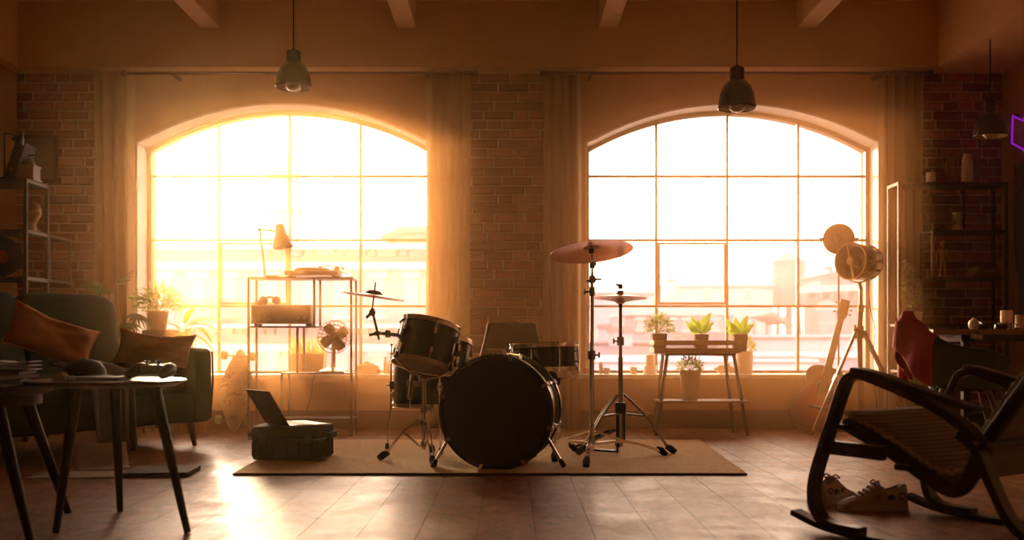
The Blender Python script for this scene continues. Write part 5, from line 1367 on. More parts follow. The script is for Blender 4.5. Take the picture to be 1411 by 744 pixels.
MB(qr).b2((qx0, QF-.01, zC-.018), (qx1, QB, zC)).build('shelf_board', dboard, qr); MB(qr).b2((qx0, QF-.01, zD-.018), (qx1, QB, zD)).build('shelf_board', dboard, qr); MB(qr).b2((qx0, QF-.01, .12), (qx1, QB, .14)).build('shelf_board', dboard, qr)
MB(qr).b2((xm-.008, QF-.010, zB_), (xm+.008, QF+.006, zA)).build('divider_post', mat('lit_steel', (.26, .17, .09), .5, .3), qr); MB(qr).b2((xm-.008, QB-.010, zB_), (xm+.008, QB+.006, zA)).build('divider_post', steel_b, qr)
for x in (ax(1345, QF),): MB(qr).b2((x-.008, QB-.010, zA), (x+.008, QB+.006, zT)).build('divider_post', steel_b, qr)
MB(qr).b2((ax(1306, QF)-.008, QF-.01, zC), (ax(1306, QF)+.008, QF+.006, az(425, QF))).build('divider_post', steel_b, qr)
QY = 7.36
wj = thing('candle_jar', 'white candle jar on top of the tall rack', 'candle', (ax(1283, QY), QY, zT+.001))
MB().lathe([(0, 0), (.033, 0), (.034, .004), (.034, .085), (.030, .085), (.030, .075), (0, .074)], 28).build('jar', cream, wj); MB().rod((0, 0, .074), (0, 0, .09), .002, 5).build('wick', black_metal, wj)
rgv = thing('ring_vase', 'round wooden ring vase with a glass tube on top of the tall rack', 'vase', (ax(1327, QY), QY, zT+.001))
MB().lathe([(.085, -.03), (.125, -.03), (.125, .03), (.085, .03)], 44, Matrix.Translation((0, 0, .127)) @ Euler((PI/2, 0, 0)).to_matrix().to_4x4(), closed=True).build('ring', wood_mid, rgv)
MB().lathe([(0, .004), (.038, .004), (.040, .01), (.040, .165), (.030, .18), (.030, .205), (.026, .205), (.026, .18), (.036, .16), (.036, .015), (0, .012)], 28, Matrix.Translation((0, -.07, 0))).build('tube', mat('milky_glass', (.46, .36, .25), .2, spec=.6), rgv); MB().lathe([(0, .2055), (.032, .2055), (.032, .222), (0, .222)], 24, Matrix.Translation((0, -.07, 0))).build('lid', leg_wood, rgv)
hg = thing('hourglass', 'small glass hourglass with metal caps on the upper shelf of the tall rack', 'hourglass', (ax(1320, QY), QY, zA+.001))
for z in (0, .125): MB().lathe([(0, z), (.045, z), (.045, z+.010), (0, z+.010)], 24).build('cap', chrome_d, hg)
MB().lathe([(.034, .011), (.036, .03), (.030, .048), (.006, .066), (.030, .085), (.036, .105), (.034, .124), (.031, .124), (.033, .105), (.027, .086), (.003, .066), (.027, .047), (.033, .03), (.031, .011)], 24, closed=True).build('glass_bulb', mat('milky_glass', (0, 0, 0)), hg)
for k in range(3): MB().rod((.04*math.cos(k*2.1+.5), .04*math.sin(k*2.1+.5), .008), (.04*math.cos(k*2.1+.5), .04*math.sin(k*2.1+.5), .127), .003, 6).build('post', chrome, hg)
for i, (px, r_) in enumerate(((1300, .022), (1291, .017))):
    db = thing('pine_cone', ('larger dark pine cone on the upper shelf of the tall rack', 'smaller dark pine cone on the upper shelf of the tall rack')[i], 'pine cone', (ax(px, QY), QY+.02, zA+.001))
    mb = MB().ball((0, 0, r_*1.1), (r_*.7, r_*.7, r_*1.1), 10, 8)
    for k in range(30):
        a = k*2.4; z = r_*2.1*(k+1)/32; q = r_*.95*math.sin(PI*(k+2)/34)
        mb.ball((q*math.cos(a), q*math.sin(a), z), (r_*.28, r_*.28, r_*.14), 6, 4)
    mb.build('scales', mat('cone_brown', (.07, .04, .025), .8), db)
# wooden mannequin
mq = thing('wooden_mannequin', 'small jointed wooden artist mannequin on the middle shelf of the tall rack', 'figure', (ax(1299, QY), QY, zB_+.001)); mq.rotation_euler = (0, 0, .3)
mw_ = mat('mannequin_wood', (.48, .27, .12), .5, var=.15)
MB().lathe([(0, 0), (.042, 0), (.042, .012), (0, .014)], 24).rod((0, .02, .012), (0, .02, .14), .003).build('stand', mw_, mq)
MB().lathe([(0, .228), (.014, .232), (.018, .248), (.015, .264), (0, .270)], 16).rod((0, 0, .212), (0, 0, .23), .006).build('head', mw_, mq)
MB().lathe([(0, .150), (.018, .152), (.026, .185), (.028, .205), (.016, .214), (0, .216)], 16, Matrix.Diagonal((1.15, .7, 1, 1))).ball((0, 0, .145), .013).lathe([(0, .112), (.018, .116), (.023, .128), (.018, .140), (0, .142)], 16, Matrix.Diagonal((1, .75, 1, 1))).build('torso', mw_, mq)
for sx, kn2, ft2 in ((-1, (-.022, -.004, .065), (-.030, 0, .014)), (1, (.018, -.004, .065), (.022, 0, .014))):
    MB().ball((sx*.013, 0, .112), .010, 8, 6).tube([(sx*.013, 0, .110), kn2], [.011, .007], 10).ball(kn2, .0085, 8, 6).tube([kn2, ft2], [.008, .005], 10).box((ft2[0], -.010, .016), (.013, .034, .010)).build('leg', mw_, mq)
for sx, el, ha in ((-1, (-.052, 0, .170), (-.060, -.01, .125)), (1, (.044, .004, .160), (.020, -.022, .135))):
    MB().ball((sx*.030, 0, .204), .009, 8, 6).tube([(sx*.031, 0, .204), el], [.009, .006], 10).ball(el, .0075, 8, 6).tube([el, ha], [.007, .0045], 10).ball(ha, (.006, .006, .010), 8, 6).build('arm', mw_, mq)
for i in range(4):
    bk1 = thing('book', ('lowest book of the flat pile on the middle shelf of the tall rack', 'second lowest book of the flat pile on the middle shelf of the tall rack', 'second highest book of the flat pile on the middle shelf of the tall rack', 'topmost book of the flat pile on the middle shelf of the tall rack')[i], 'book', (ax(1353, QY)+.004*i, QY, zB_+.001+.0185*i), .05*i, 'flat pile of books on the tall rack')
    w_ = .19-.012*i
    MB().box((0, 0, .009), (w_-.006, .128, .0125)).build('pages', paper, bk1)
    for z in (.0012, .0165): MB().box((0, -.0, z), (w_, .135, .0022)).build('cover', mat('book_%d' % i, ((.22, .05, .03), (.16, .08, .04), (.30, .17, .09), (.20, .10, .05))[i], .6), bk1)
    MB().box((0, -.0675, .009), (w_, .0022, .0175)).build('spine', MATS['book_%d' % i], bk1)
iv = thing('trailing_plant', 'trailing ivy with small lit leaves in a white pot on the tall rack', 'potted plant', (ax(1259, 7.34), 7.34, zC+.001))
pot(iv, iv.location, .058, .085, white_pot, .85)
rr = random.Random(5)
for k in range(7):
    b_ = iv.location + Vector((0, 0, .08)); a = k*.9
    pts = [b_, b_ + Vector((.05*math.cos(a)-.02, .03*math.sin(a), .12)), b_ + Vector((.06*math.cos(a)-.035, .03*math.sin(a), .24)), b_ + Vector((.07*math.cos(a)-.05, .02*math.sin(a), .30+.03*(k % 3)))]
    pts = catmull(pts, 6); MB(iv).tube(pts, .0018, 5).build('vine', g_palm, iv)
    lf = MB(iv)
    for j in range(3, len(pts), 1):
        for q in range(2):
            v_, f_ = leaf_pts(rr.uniform(.025, .040), .024, .3, 4); lf.add(v_, f_, leaf_m(pts[j], rr.uniform(0, 6.3), rr.uniform(-.4, .8)))
    o = lf.build('leaves', g_fern, iv, smooth=60); o['kind'] = 'stuff'

# desk at the right wall
DY0, DY1 = 6.15, 6.75
zd = .722
dkx0, dkx1 = ax(1286, DY0), 3.62
dk = thing('desk', 'wooden desk with metal frame against the right wall', 'desk', ((dkx0+dkx1)/2, 6.45, 0))
nb_ = 5; wbd = (DY1-DY0)/nb_
for k in range(nb_): MB(dk).b2((dkx0, DY0+k*wbd+.001, zd-.032), (dkx1, DY0+(k+1)*wbd-.001, zd)).build('plank', wood_mid, dk, bevel=.003)
for x in (dkx0+.22, dkx1-.08):
    for y in (DY0+.06, DY1-.06): MB(dk).b2((x-.02, y-.02, 0), (x+.02, y+.02, zd-.075)).build('leg', black_metal, dk)
MB(dk).b2((dkx0+.20, DY0+.04, zd-.075), (dkx1-.06, DY0+.07, zd-.033)).build('rail', black_metal, dk); MB(dk).b2((dkx0+.20, DY1-.07, zd-.075), (dkx1-.06, DY1-.04, zd-.033)).build('rail', black_metal, dk)
for x in (dkx0+.20, dkx1-.10): MB(dk).b2((x, DY0+.04, zd-.075), (x+.03, DY1-.04, zd-.033)).build('rail', black_metal, dk)
EY = 6.35
vz_ = thing('small_vase', 'small round pale vase on the desk', 'vase', (ax(1342, EY), EY, zd+.001))
MB().lathe([(0, 0), (.022, 0), (.032, .018), (.034, .034), (.026, .054), (.010, .064), (.011, .070), (.007, .070), (.006, .06), (0, .05)], 28).build('body', cream, vz_)
cdl = thing('pillar_candle', 'tall cream pillar candle on a stem holder on the desk', 'candle', (ax(1387, EY), EY, zd+.001))
MB().lathe([(0, 0), (.032, 0), (.032, .006), (.020, .012), (.018, .030), (.034, .036), (.034, .042), (0, .042)], 28).build('holder', cream, cdl); MB().lathe([(0, .043), (.036, .043), (.036, .115), (.030, .118), (.02, .114), (0, .113)], 28).build('wax', mat('candle_wax', (.80, .62, .40), .5, trans=.25), cdl); MB().rod((0, 0, .11), (0, 0, .125), .0015, 5).build('wick', black_metal, cdl)
c2 = thing('low_candle', 'low cream candle at the right edge of the photo on the desk', 'candle', (ax(1408, EY), EY+.02, zd+.001)); MB().lathe([(0, 0), (.042, 0), (.042, .012), (.030, .016), (.030, .09), (0, .09)], 28).build('wax', MATS['candle_wax'], c2); MB().rod((0, 0, .09), (0, 0, .10), .0015, 5).build('wick', black_metal, c2)
sps = thing('black_headset', 'black headset lying on the desk between the small vase and the tall candle', 'headset', (ax(1367, EY), EY, zd+.001))
for sx in (-1, 1): MB().lathe([(0, 0), (.036, 0), (.040, .010), (.036, .028), (.02, .034), (0, .034)], 24, Matrix.Translation((sx*.055, 0, 0))).build('ear_cup', cpl, sps)
MB().tube(catmull([(-.055, 0, .03), (-.05, .05, .045), (0, .085, .052), (.05, .05, .045), (.055, 0, .03)], 5), .008, 8).build('headband', cpl, sps)
kr = thing('key_ring', 'small dark ring standing in front of the tall candle on the desk', 'ring', (ax(1391, EY), EY-.07, zd+.0005)); MB().ring((0, 0, .018), .014, .0036, (.3, 1, 0), 24).build('hoop', chrome_d, kr); MB().box((.01, 0, .004), (.03, .01, .006)).build('fob', cpl, kr)
cal = thing('desk_calculator', 'small grey device with lit keys fixed under the desk edge', 'device', at(1346, 464, DY0-.012))
MB().box((0, 0, 0), (.066, .022, .030), rot=(.3, .18, 0)).build('case', mat('grey_device', (.35, .30, .22), .4), cal, bevel=.004)
for k in range(3): MB().box((-.018+.018*k, -.013, .001-.003*k), (.012, .004, .014), rot=(.3, .18, 0)).build('key', mat('pale_key', (.7, .62, .5), .4), cal)
MB().box((0, .012, .018), (.03, .012, .024)).build('bracket', black_metal, cal)

# green shell armchair with red shirt
acx, acy = ax(1325, 5.55), 5.55
ac = thing('green_armchair', 'dark green shell armchair at the desk', 'chair', (acx, acy, 0)); ac.rotation_euler = (0, 0, math.radians(-14))
ag = mat('green_felt', (.050, .085, .035), .9, var=.15, scale=30, sheen=.3)
n, m = 48, 16
# the open side faces +x (to the desk); the back stands at -x
def shell_pt(u, t_):
    a = PI + u*PI*.80
    top = .600 + .195*math.exp(-(u/.34)**2) - .05*max(0, abs(u)-.75)*4
    r_ = .135 + .105*(t_**.6) + .02*math.exp(-(u/.3)**2)*t_
    return Vector((r_*math.cos(a)*1.05, r_*math.sin(a), .415 + (top-.415)*t_**1.15))
vs = [shell_pt(-1+2*i/n, j/m) for j in range(m+1) for i in range(n+1)]
fs = [(j*(n+1)+i, j*(n+1)+i+1, (j+1)*(n+1)+i+1, (j+1)*(n+1)+i) for j in range(m) for i in range(n)]
o = MB().add(vs, fs).build('shell', ag, ac, smooth=80); md = o.modifiers.new('t', 'SOLIDIFY'); md.thickness = .022; md.offset = 1
sb2 = MB(); soft_box(sb2, (.02, 0, .425), (.34, .32, .075), .45); sb2.build('seat_cushion', ag, ac, smooth=70)
MB().tube([shell_pt(-1+2*i/n, 1) for i in range(n+1)], .013, 8).build('rim', ag, ac)
for (x, y) in ((.11, .11), (.11, -.11), (-.11, .11), (-.11, -.11)): MB().tube([(x, y, .40), (x*2.0, y*2.0, .002)], [.016, .010], 10).build('leg', leg_wood, ac)
MB().lathe([(0, .385), (.15, .385), (.16, .40), (.15, .415), (0, .415)], 28).build('seat_pan', black_metal, ac)
rs = thing('red_shirt', 'red shirt hanging over the back of the green armchair', 'clothing', (acx, acy, 0)); rs.rotation_euler = ac.rotation_euler
redc = mat('red_cloth', (.50, .05, .04), .9, var=.35, scale=5, bump=.15)
def shirt(u, v):
    uu = -.36 + .74*u
    f = .012*math.sin(u*21+v*2) + .010*math.sin(u*8+2)
    edge = shell_pt(uu, 1); rr_ = math.hypot(edge.x, edge.y); a = math.atan2(edge.y, edge.x)
    prof = [(-.050, -.13), (-.040, -.05), (-.010, .020), (.030, .024), (.062, -.03), (.072, -.09), (.076, -.15), (.080, -.205)]
    q = v*7; i = min(int(q), 6); w_ = q-i
    dr = prof[i][0]*(1-w_)+prof[i+1][0]*w_; dz = prof[i][1]*(1-w_)+prof[i+1][1]*w_
    hem = -.04*math.sin(u*7+1)*(v > .6)*v
    return ((rr_+dr+f)*math.cos(a), (rr_+dr+f)*math.sin(a), edge.z + dz + hem)
v_, f_ = grid_mesh(shirt, 34, 28)
o = MB().add(v_, f_).build('cloth', redc, rs, smooth=80); md = o.modifiers.new('t', 'SOLIDIFY'); md.thickness = .008
slv = [Vector(shirt(.12, .55)), Vector(shirt(.08, .78)) + Vector((-.02, .01, -.02)), Vector(shirt(.10, 1)) + Vector((-.02, .02, -.05))]
MB().tube(catmull(slv, 5), [.028]*9+[.034]*2, 12).build('sleeve', redc, rs)

# rocking chair in the right foreground
A0 = Vector((.996, 3.56, 0)); bdir = Vector((.577, -.816, 0)).normalized(); wdir = Vector((.816, .577, 0)).normalized()
rk2 = thing('rocking_chair', 'dark bentwood rocking chair with ribbed grey cushion', 'chair', A0 + bdir*.5 + wdir*.33)
RM = Matrix(((bdir.x, wdir.x, 0, A0.x), (bdir.y, wdir.y, 0, A0.y), (0, 0, 1, 0), (0, 0, 0, 1)))
def S3(s_, w_, z): return RM @ Vector((s_, w_, z))
for w_ in (0.0, .66):
    leg = catmull([S3(.26, w_, .027), S3(.16, w_, .030), S3(.095, w_, .052), S3(.068, w_, .115), S3(.075, w_, .19), S3(.113, w_, .30), S3(.155, w_, .41), S3(.188, w_, .495), S3(.210, w_, .528), S3(.255, w_, .540), S3(.32, w_, .522), S3(.44, w_, .482), S3(.54, w_, .440), S3(.62, w_, .392), S3(.67, w_, .345)], 4)
    fo = MB(rk2).band(leg, .052, .027, wdir).build('side_frame', dark_bent, rk2, bevel=.004)
    ar = catmull([S3(.23, w_, .556), S3(.30, w_, .545), S3(.42, w_, .512), S3(.54, w_, .478), S3(.66, w_, .447)], 4)
    MB(rk2).band(ar, .064, .018, wdir).build('armrest', dark_bent, rk2, bevel=.006)
    run = catmull([S3(-.015, w_, .056), S3(.10, w_, .026), S3(.25, w_, .011), S3(.40, w_, .010), S3(.58, w_, .024), S3(.75, w_, .055), S3(.93, w_, .110)], 5)
    MB(rk2).band(run, .054, .020, wdir).build('runner', dark_bent, rk2, bevel=.004)
    bl3 = catmull([S3(.60, w_, .375), S3(.655, w_, .33), S3(.70, w_, .24), S3(.76, w_, .13), S3(.83, w_, .085), S3(.90, w_, .11)], 5)
    MB(rk2).band(bl3, .052, .025, wdir).build('rear_leg', dark_bent, rk2, bevel=.004)
    MB(rk2).band([S3(.112, w_+.001, .293), S3(.34, w_+.001, .290)], .030, .046, wdir).build('stretcher', dark_bent, rk2, bevel=.003)
for w_ in (.05, .61):
    rail_ = catmull([S3(.150, w_, .372), S3(.25, w_, .330), S3(.36, w_, .278), S3(.48, w_, .215), S3(.555, w_, .190), S3(.605, w_, .235), S3(.640, w_, .32), S3(.72, w_, .44), S3(.80, w_, .55), S3(.92, w_, .70), S3(1.04, w_, .86)], 5)
    MB(rk2).band(rail_, .030, .040, wdir).build('seat_rail', dark_bent, rk2, bevel=.004)
for s_, z in ((.165, .362), (.40, .250), (.66, .345), (.98, .79)):
    MB(rk2).band([S3(s_, 0.0, z), S3(s_, .66, z)], .050, .018, bdir).build('cross_bar', dark_bent, rk2, bevel=.003)
cush = mat('ribbed_grey_cloth', (.42, .34, .27), .9, sheen=.3)
t = cush.node_tree; wv = t.nodes.new('ShaderNodeTexWave'); wv.bands_direction = 'Z'; wv.inputs['Scale'].default_value = 30; wv.inputs['Distortion'].default_value = .6; wv.inputs['Detail'].default_value = 1
cr_ = t.nodes.new('ShaderNodeValToRGB'); cr_.color_ramp.elements[0].position = .25; cr_.color_ramp.elements[0].color = (.20, .15, .115, 1); cr_.color_ramp.elements[1].position = .6; cr_.color_ramp.elements[1].color = (.34, .27, .21, 1)
tcw = t.nodes.new('ShaderNodeTexCoord'); t.links.new(tcw.outputs['Object'], wv.inputs['Vector']); t.links.new(wv.outputs['Fac'], cr_.inputs['Fac']); t.links.new(cr_.outputs[0], t.nodes['Principled BSDF'].inputs['Base Color'])
prof = catmull([(.150, 0, .408), (.25, 0, .372), (.36, 0, .320), (.47, 0, .262), (.545, 0, .250), (.595, 0, .290), (.625, 0, .36), (.70, 0, .475), (.785, 0, .590), (.905, 0, .742), (1.02, 0, .90)], 9)
vs = []; nw = 14
arc = 0; arcs = [0]
for a, b_ in zip(prof, prof[1:]): arc += (b_-a).length; arcs.append(arc)
for i, p in enumerate(prof):
    rib = .0045*math.sin(arcs[i]*2*PI/.036)
    d = (prof[min(i+1, len(prof)-1)]-prof[max(i-1, 0)]).normalized(); nrm = Vector((-d.z, 0, d.x))
    for k in range(nw+1):
        u = -1+2*k/nw; puff = .016*(1-u**6)*(min(1, i/3))*(min(1, (len(prof)-1-i)/3)) + rib
        q = p + nrm*puff
        vs.append(S3(q.x, .33+u*.272, q.z))
fs = [(j*(nw+1)+i, j*(nw+1)+i+1, (j+1)*(nw+1)+i+1, (j+1)*(nw+1)+i) for j in range(len(prof)-1) for i in range(nw)]
o = MB(rk2).add(vs, fs).build('cushion', cush, rk2, smooth=80); md = o.modifiers.new('t', 'SOLIDIFY'); md.thickness = .050; md.offset = -1
md2 = o.modifiers.new('b', 'BEVEL'); md2.width = .012; md2.segments = 2; md2.limit_method = 'ANGLE'; md2.angle_limit = math.radians(60)
edge = [Vector(vs[j*(nw+1)]) + Vector((0, 0, -.004)) for j in range(len(prof))]
MB(rk2).tube(edge, .007, 6).build('piping', mat('lit_edge_piping', (.52, .40, .26), .8), rk2); edge2 = [Vector(vs[j*(nw+1)+nw]) + Vector((0, 0, -.004)) for j in range(len(prof))]  # lit cushion edges put into the piping colour
MB(rk2).tube(edge2, .007, 6).build('piping', MATS['lit_edge_piping'], rk2)
for s_, z in ((.116, .30), (.668, .352)): MB(rk2).rod(S3(s_, -.030, z), S3(s_, -.024, z), .007, 10).build('bolt', chrome_d, rk2)

# sneakers
shoe_w = mat('shoe_white', (.50, .41, .33), .7, var=.08); sole_m = mat('shoe_sole', (.60, .50, .40), .6); pr_m = mat('printed_flowers', (.20, .045, .05), .7); pr_b = mat('printed_leaf', (.05, .06, .06), .7)
def sneaker(label, loc, rz):
    t = thing('sneaker', label, 'shoe', loc, rz, None)
    L = .265; n, m = 26, 30
    def sec(x):   # x 0 heel .. 1 toe: half width, top height, floor height
        w = .036 + .010*math.sin(PI*min(1, x*1.15)) - .004*(x < .1) if x < .93 else .046*math.sqrt(max(0, 1-((x-.80)/.2)**2))
        w = (.034 + .013*math.sin(PI*(.15+.75*x)))*(1 if .04 < x < .9 else math.sqrt(max(0.02, 1-((.04-x)/.05)**2)) if x <= .04 else math.sqrt(max(0.03, 1-((x-.9)/.105)**2)))
        return w
    top = [(0, .098), (.06, .100), (.18, .084), (.30, .078), (.40, .098), (.46, .098), (.58, .078), (.72, .056), (.86, .044), (.95, .034), (1.0, .020)]
    def th(x):
        for (a, b_), (c, d) in zip(top, top[1:]):
            if a <= x <= c: return b_ + (d-b_)*(x-a)/(c-a)
        return .02
    out = []
    sol = [( (x*L-.5*L), sec(x)) for x in [i/n for i in range(n+1)]]
    pl = [(x, y) for x, y in sol] + [(x, -y) for x, y in sol[::-1]]
    vs = [(x, y, z) for z, k in ((0, .97), (.006, 1.0), (.026, 1.0)) for x, y in [(a*1.015, b_*1.06*k) for a, b_ in pl]]
    N = len(pl); fs = [tuple(range(N-1, -1, -1)), tuple(2*N+k for k in range(N))] + [(r*N+k, r*N+(k+1) % N, (r+1)*N+(k+1) % N, (r+1)*N+k) for r in range(2) for k in range(N)]
    MB().add(vs, fs).build('sole', sole_m, t, smooth=50)
    vs = []
    for i in range(n+1):
        x = i/n; w = sec(x); h = th(x); op = .10 < x < .43
        for k in range(m+1):
            a = PI*k/m; cx_, sx_ = math.cos(a), math.sin(a)
            zz_ = .024 + (h-.024)*min(1, sx_**.55 if sx_ > 0 else 0)
            yy = w*sq(cx_, .75 if not op else .5)*(1 - .30*max(0, sx_))
            if op and sx_ > .93: zz_ = .034
            vs.append((x*L-.5*L, yy, zz_))
    fs = [(i*(m+1)+k, i*(m+1)+k+1, (i+1)*(m+1)+k+1, (i+1)*(m+1)+k) for i in range(n) for k in range(m)]
    o = MB().add(vs, fs).build('upper', shoe_w, t, smooth=50); md = o.modifiers.new('t', 'SOLIDIFY'); md.thickness = .003
    for k in range(5):
        x = .47+.065*k; zt_ = th(x)
        MB().tube(catmull([((x-.5)*L, -.026, zt_-.010), ((x-.5)*L+.006, 0, zt_+.004), ((x-.5)*L, .026, zt_-.010)], 3), .0042, 6).build('lace', pr_m, t)
    MB().tube(catmull([((.45-.5)*L, 0, .100), ((.44-.5)*L, -.020, .112), ((.47-.5)*L, -.034, .100), ((.46-.5)*L, -.006, .100), ((.44-.5)*L, .022, .113), ((.47-.5)*L, .034, .098), ((.45-.5)*L, 0, .100)], 4), .003, 6).build('bow', pr_m, t)
    v_, f_ = grid_mesh(lambda u, v: ((.42+.12*v-.5)*L, (u-.5)*.05, .108-.02*v - .03*(u-.5)**2*4*.3), 6, 4)
    o = MB().add(v_, f_).build('tongue', shoe_w, t, smooth=60); md = o.modifiers.new('t', 'SOLIDIFY'); md.thickness = .005
    for sy in (-1, 1):
        hp_ = []
        for k in range(21):
            a = 2*PI*k/20; hx_ = 16*math.sin(a)**3/17; hz_ = (13*math.cos(a)-5*math.cos(2*a)-2*math.cos(3*a)-math.cos(4*a))/17
            x = .13+.055*hx_; hp_.append(((x-.5)*L, sy*(sec(x)*1.0+.0025), .058+.015*hz_))
        MB().tube(hp_, .0022, 5, caps=False).build('heart_print', pr_m, t)
        fl2 = MB(); fl2.ball((-.055+.0, sy*(sec(.29)+.001), .052), (.015, .003, .011), 10, 6)
        fl2.build('leaf_print', pr_b, t)
        MB().ball((-.005, sy*(sec(.48)*.97+.001), .055), (.010, .003, .010), 10, 6).build('flower_print', pr_m, t)
    return t
sneaker('white sneaker with heart and flower prints, seen side on under the rocking chair', (ax(1203, 3.94), 3.95, .001), PI+.10)
sneaker('white printed sneaker partly hidden behind the rocker leg, opening towards us', (ax(1150, 4.12), 4.14, .001), .75)

# pendant lamps
shade_m = mat('pendant_enamel', (.045, .028, .018), .22, .2, coat=.5)
inner_m = mat('pendant_inside', (.50, .36, .22), .5)
gl_bulb = glass_mat('bulb_clear', (1, .93, .82), .3, .03)
def pendant(label, px, ytop, ybot, wpx, dia=.225):
    Y = dia*F/wpx; c = at(px, ybot, Y); s_ = Y/F
    t = thing('pendant_lamp', label, 'lamp', (c.x, Y, c.z), 0, None)
    H = (ybot-ytop)*s_; r = dia/2
    pr = [(r, 0), (r*1.02, .004), (r*.99, .010), (r*.97, H*.14), (r*.90, H*.34), (r*.74, H*.52), (r*.54, H*.635), (r*.37, H*.70)]
    MB().lathe(pr + [(a*.97, b_-.003) for a, b_ in pr[::-1]], 44, closed=True).build('shade', shade_m, t)
    MB().lathe([(a*.955, b_-.001) for a, b_ in pr[1:]] + [(a*.945, b_-.003) for a, b_ in pr[:0:-1]], 40, closed=True).build('shade_lining', inner_m, t)
    MB().lathe([(0, H*.66), (r*.39, H*.66), (r*.39, H*.96), (r*.33, H), (0, H)], 28).build('neck_cap', shade_m, t)
    MB().lathe([(0, H*.99), (.014, H*.99), (.010, H*1.06), (0, H*1.06)], 16).build('strain_relief', black_metal, t)
    MB().rod((0, 0, H*1.05), (0, 0, CEIL-c.z-.02), .004, 8).build('cord', rubber, t)
    MB().lathe([(0, CEIL-c.z-.035), (.05, CEIL-c.z-.03), (.055, CEIL-c.z-.001), (0, CEIL-c.z-.001)], 24).build('ceiling_cap', shade_m, t)
    bo = MB().ball((0, 0, H*.12), r*.50, 24, 16).build('bulb', gl_bulb, t)
    MB().rod((0, 0, H*.30), (0, 0, H*.68), r*.22, 16).build('socket', black_metal, t)
pendant('brown dome pendant lamp hanging in front of the sunnier window', 404.5, 70, 120, 50)
pendant('dark dome pendant lamp hanging in front of the window with the plant table', 1015.5, 93, 149, 52)
pendant('dark dome pendant lamp near the right wall beside the neon sign', 1364.5, 139, 188, 47)

# neon sign, coat and frames on the right wall
neon = emit_mat('violet_neon', (.42, .02, .85), .22)
ns = thing('neon_sign', 'glowing violet neon outline sign on the right wall', 'neon sign', (3.595, 7.1, 2.15))
q = [(7.36, 2.268), (7.375, 2.075), (7.20, 1.995), (7.05, 1.85), (7.02, 2.02), (6.90, 2.12), (7.05, 2.17), (7.10, 2.34), (7.21, 2.20)]
MB(ns).tube([(3.60, y, z) for y, z in q + q[:1]], .008, 8, caps=False).build('neon_tube', neon, ns)
for y, z in q[::2]: MB(ns).b2((3.602, y-.008, z-.008), (3.638, y+.008, z+.008)).build('standoff', black_metal, ns)
fw = thing('wall_frame', 'pale narrow picture frame on the right wall below the neon sign', 'picture', (3.62, 7.26, 1.72))
for dz in (-.19, .19): MB().box((0, 0, dz), (.025, .20, .02)).build('frame_side', wood_mid, fw)
for dy_ in (-.10, .10): MB().box((0, dy_, 0), (.025, .02, .40)).build('frame_side', wood_mid, fw)
MB().box((.006, 0, 0), (.008, .18, .36)).build('print', mat('faded_print', (0, 0, 0)), fw)
cth = thing('hanging_coat', 'dark coat hanging on a hook on the right wall', 'coat', (3.55, 7.02, 1.35))
def coat(u, v):
    a = 2*PI*u; w_ = .12+.07*math.sin(PI*min(v*1.2+.08, 1))+.02*math.sin(a*5)*v
    return (.035*math.cos(a)*(1+.2*v)-.01, w_*math.sin(a)*(1 if v > .06 else .5), .42 - .95*v + .01*math.sin(a*4))
v_, f_ = grid_mesh(coat, 40, 18); MB().add(v_, f_).build('cloth', dkc[1], cth, smooth=80)
MB().tube([(.08, 0, .44), (.02, 0, .43), (.01, 0, .46)], .006).build('hook', chrome_d, cth)
# ---------------------------------------------------------------- the city outside
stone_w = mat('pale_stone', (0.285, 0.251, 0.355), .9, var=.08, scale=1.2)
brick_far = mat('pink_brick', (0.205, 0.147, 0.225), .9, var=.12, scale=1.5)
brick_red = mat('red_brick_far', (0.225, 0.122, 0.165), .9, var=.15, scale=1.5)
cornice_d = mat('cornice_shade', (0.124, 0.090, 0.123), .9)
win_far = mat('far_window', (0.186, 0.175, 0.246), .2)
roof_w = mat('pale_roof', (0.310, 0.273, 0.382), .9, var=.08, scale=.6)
tank_w = mat('tank_wood', (0.155, 0.104, 0.130), .85, var=.2, scale=3, stretch=(4, 4, .3))
struct(MB().b2((-220, 8.6, -16), (220, 330, -15)).build('street_ground', mat('street_grey', (.36, .33, .31), .9)))

def win_unit(root, x, z, w, h, y, arched=False, m=win_far, fire=False):
    f = MB(root).b2((x-w/2-.10, y-.10, z-.12), (x+w/2+.10, y+.02, z-.0)).b2((x-w/2-.12, y-.12, z+h), (x+w/2+.12, y+.02, z+h+.22))
    if arched: f.prism([(x+(w/2+.12)*math.cos(PI*k/8), z+h+.2+.28*math.sin(PI*k/8)) for k in range(9)], y-.12, y+.02)
    fo = f.build('window', stone_w, root, smooth=0)
    MB(root).b2((x-w/2, y-.04, z), (x+w/2, y+.02, z+h)).build('pane', m, fo, smooth=0)
    MB(root).b2((x-w/2, y-.06, z+h*.48), (x+w/2, y-.01, z+h*.52)).build('meeting_rail', stone_w, fo, smooth=0)

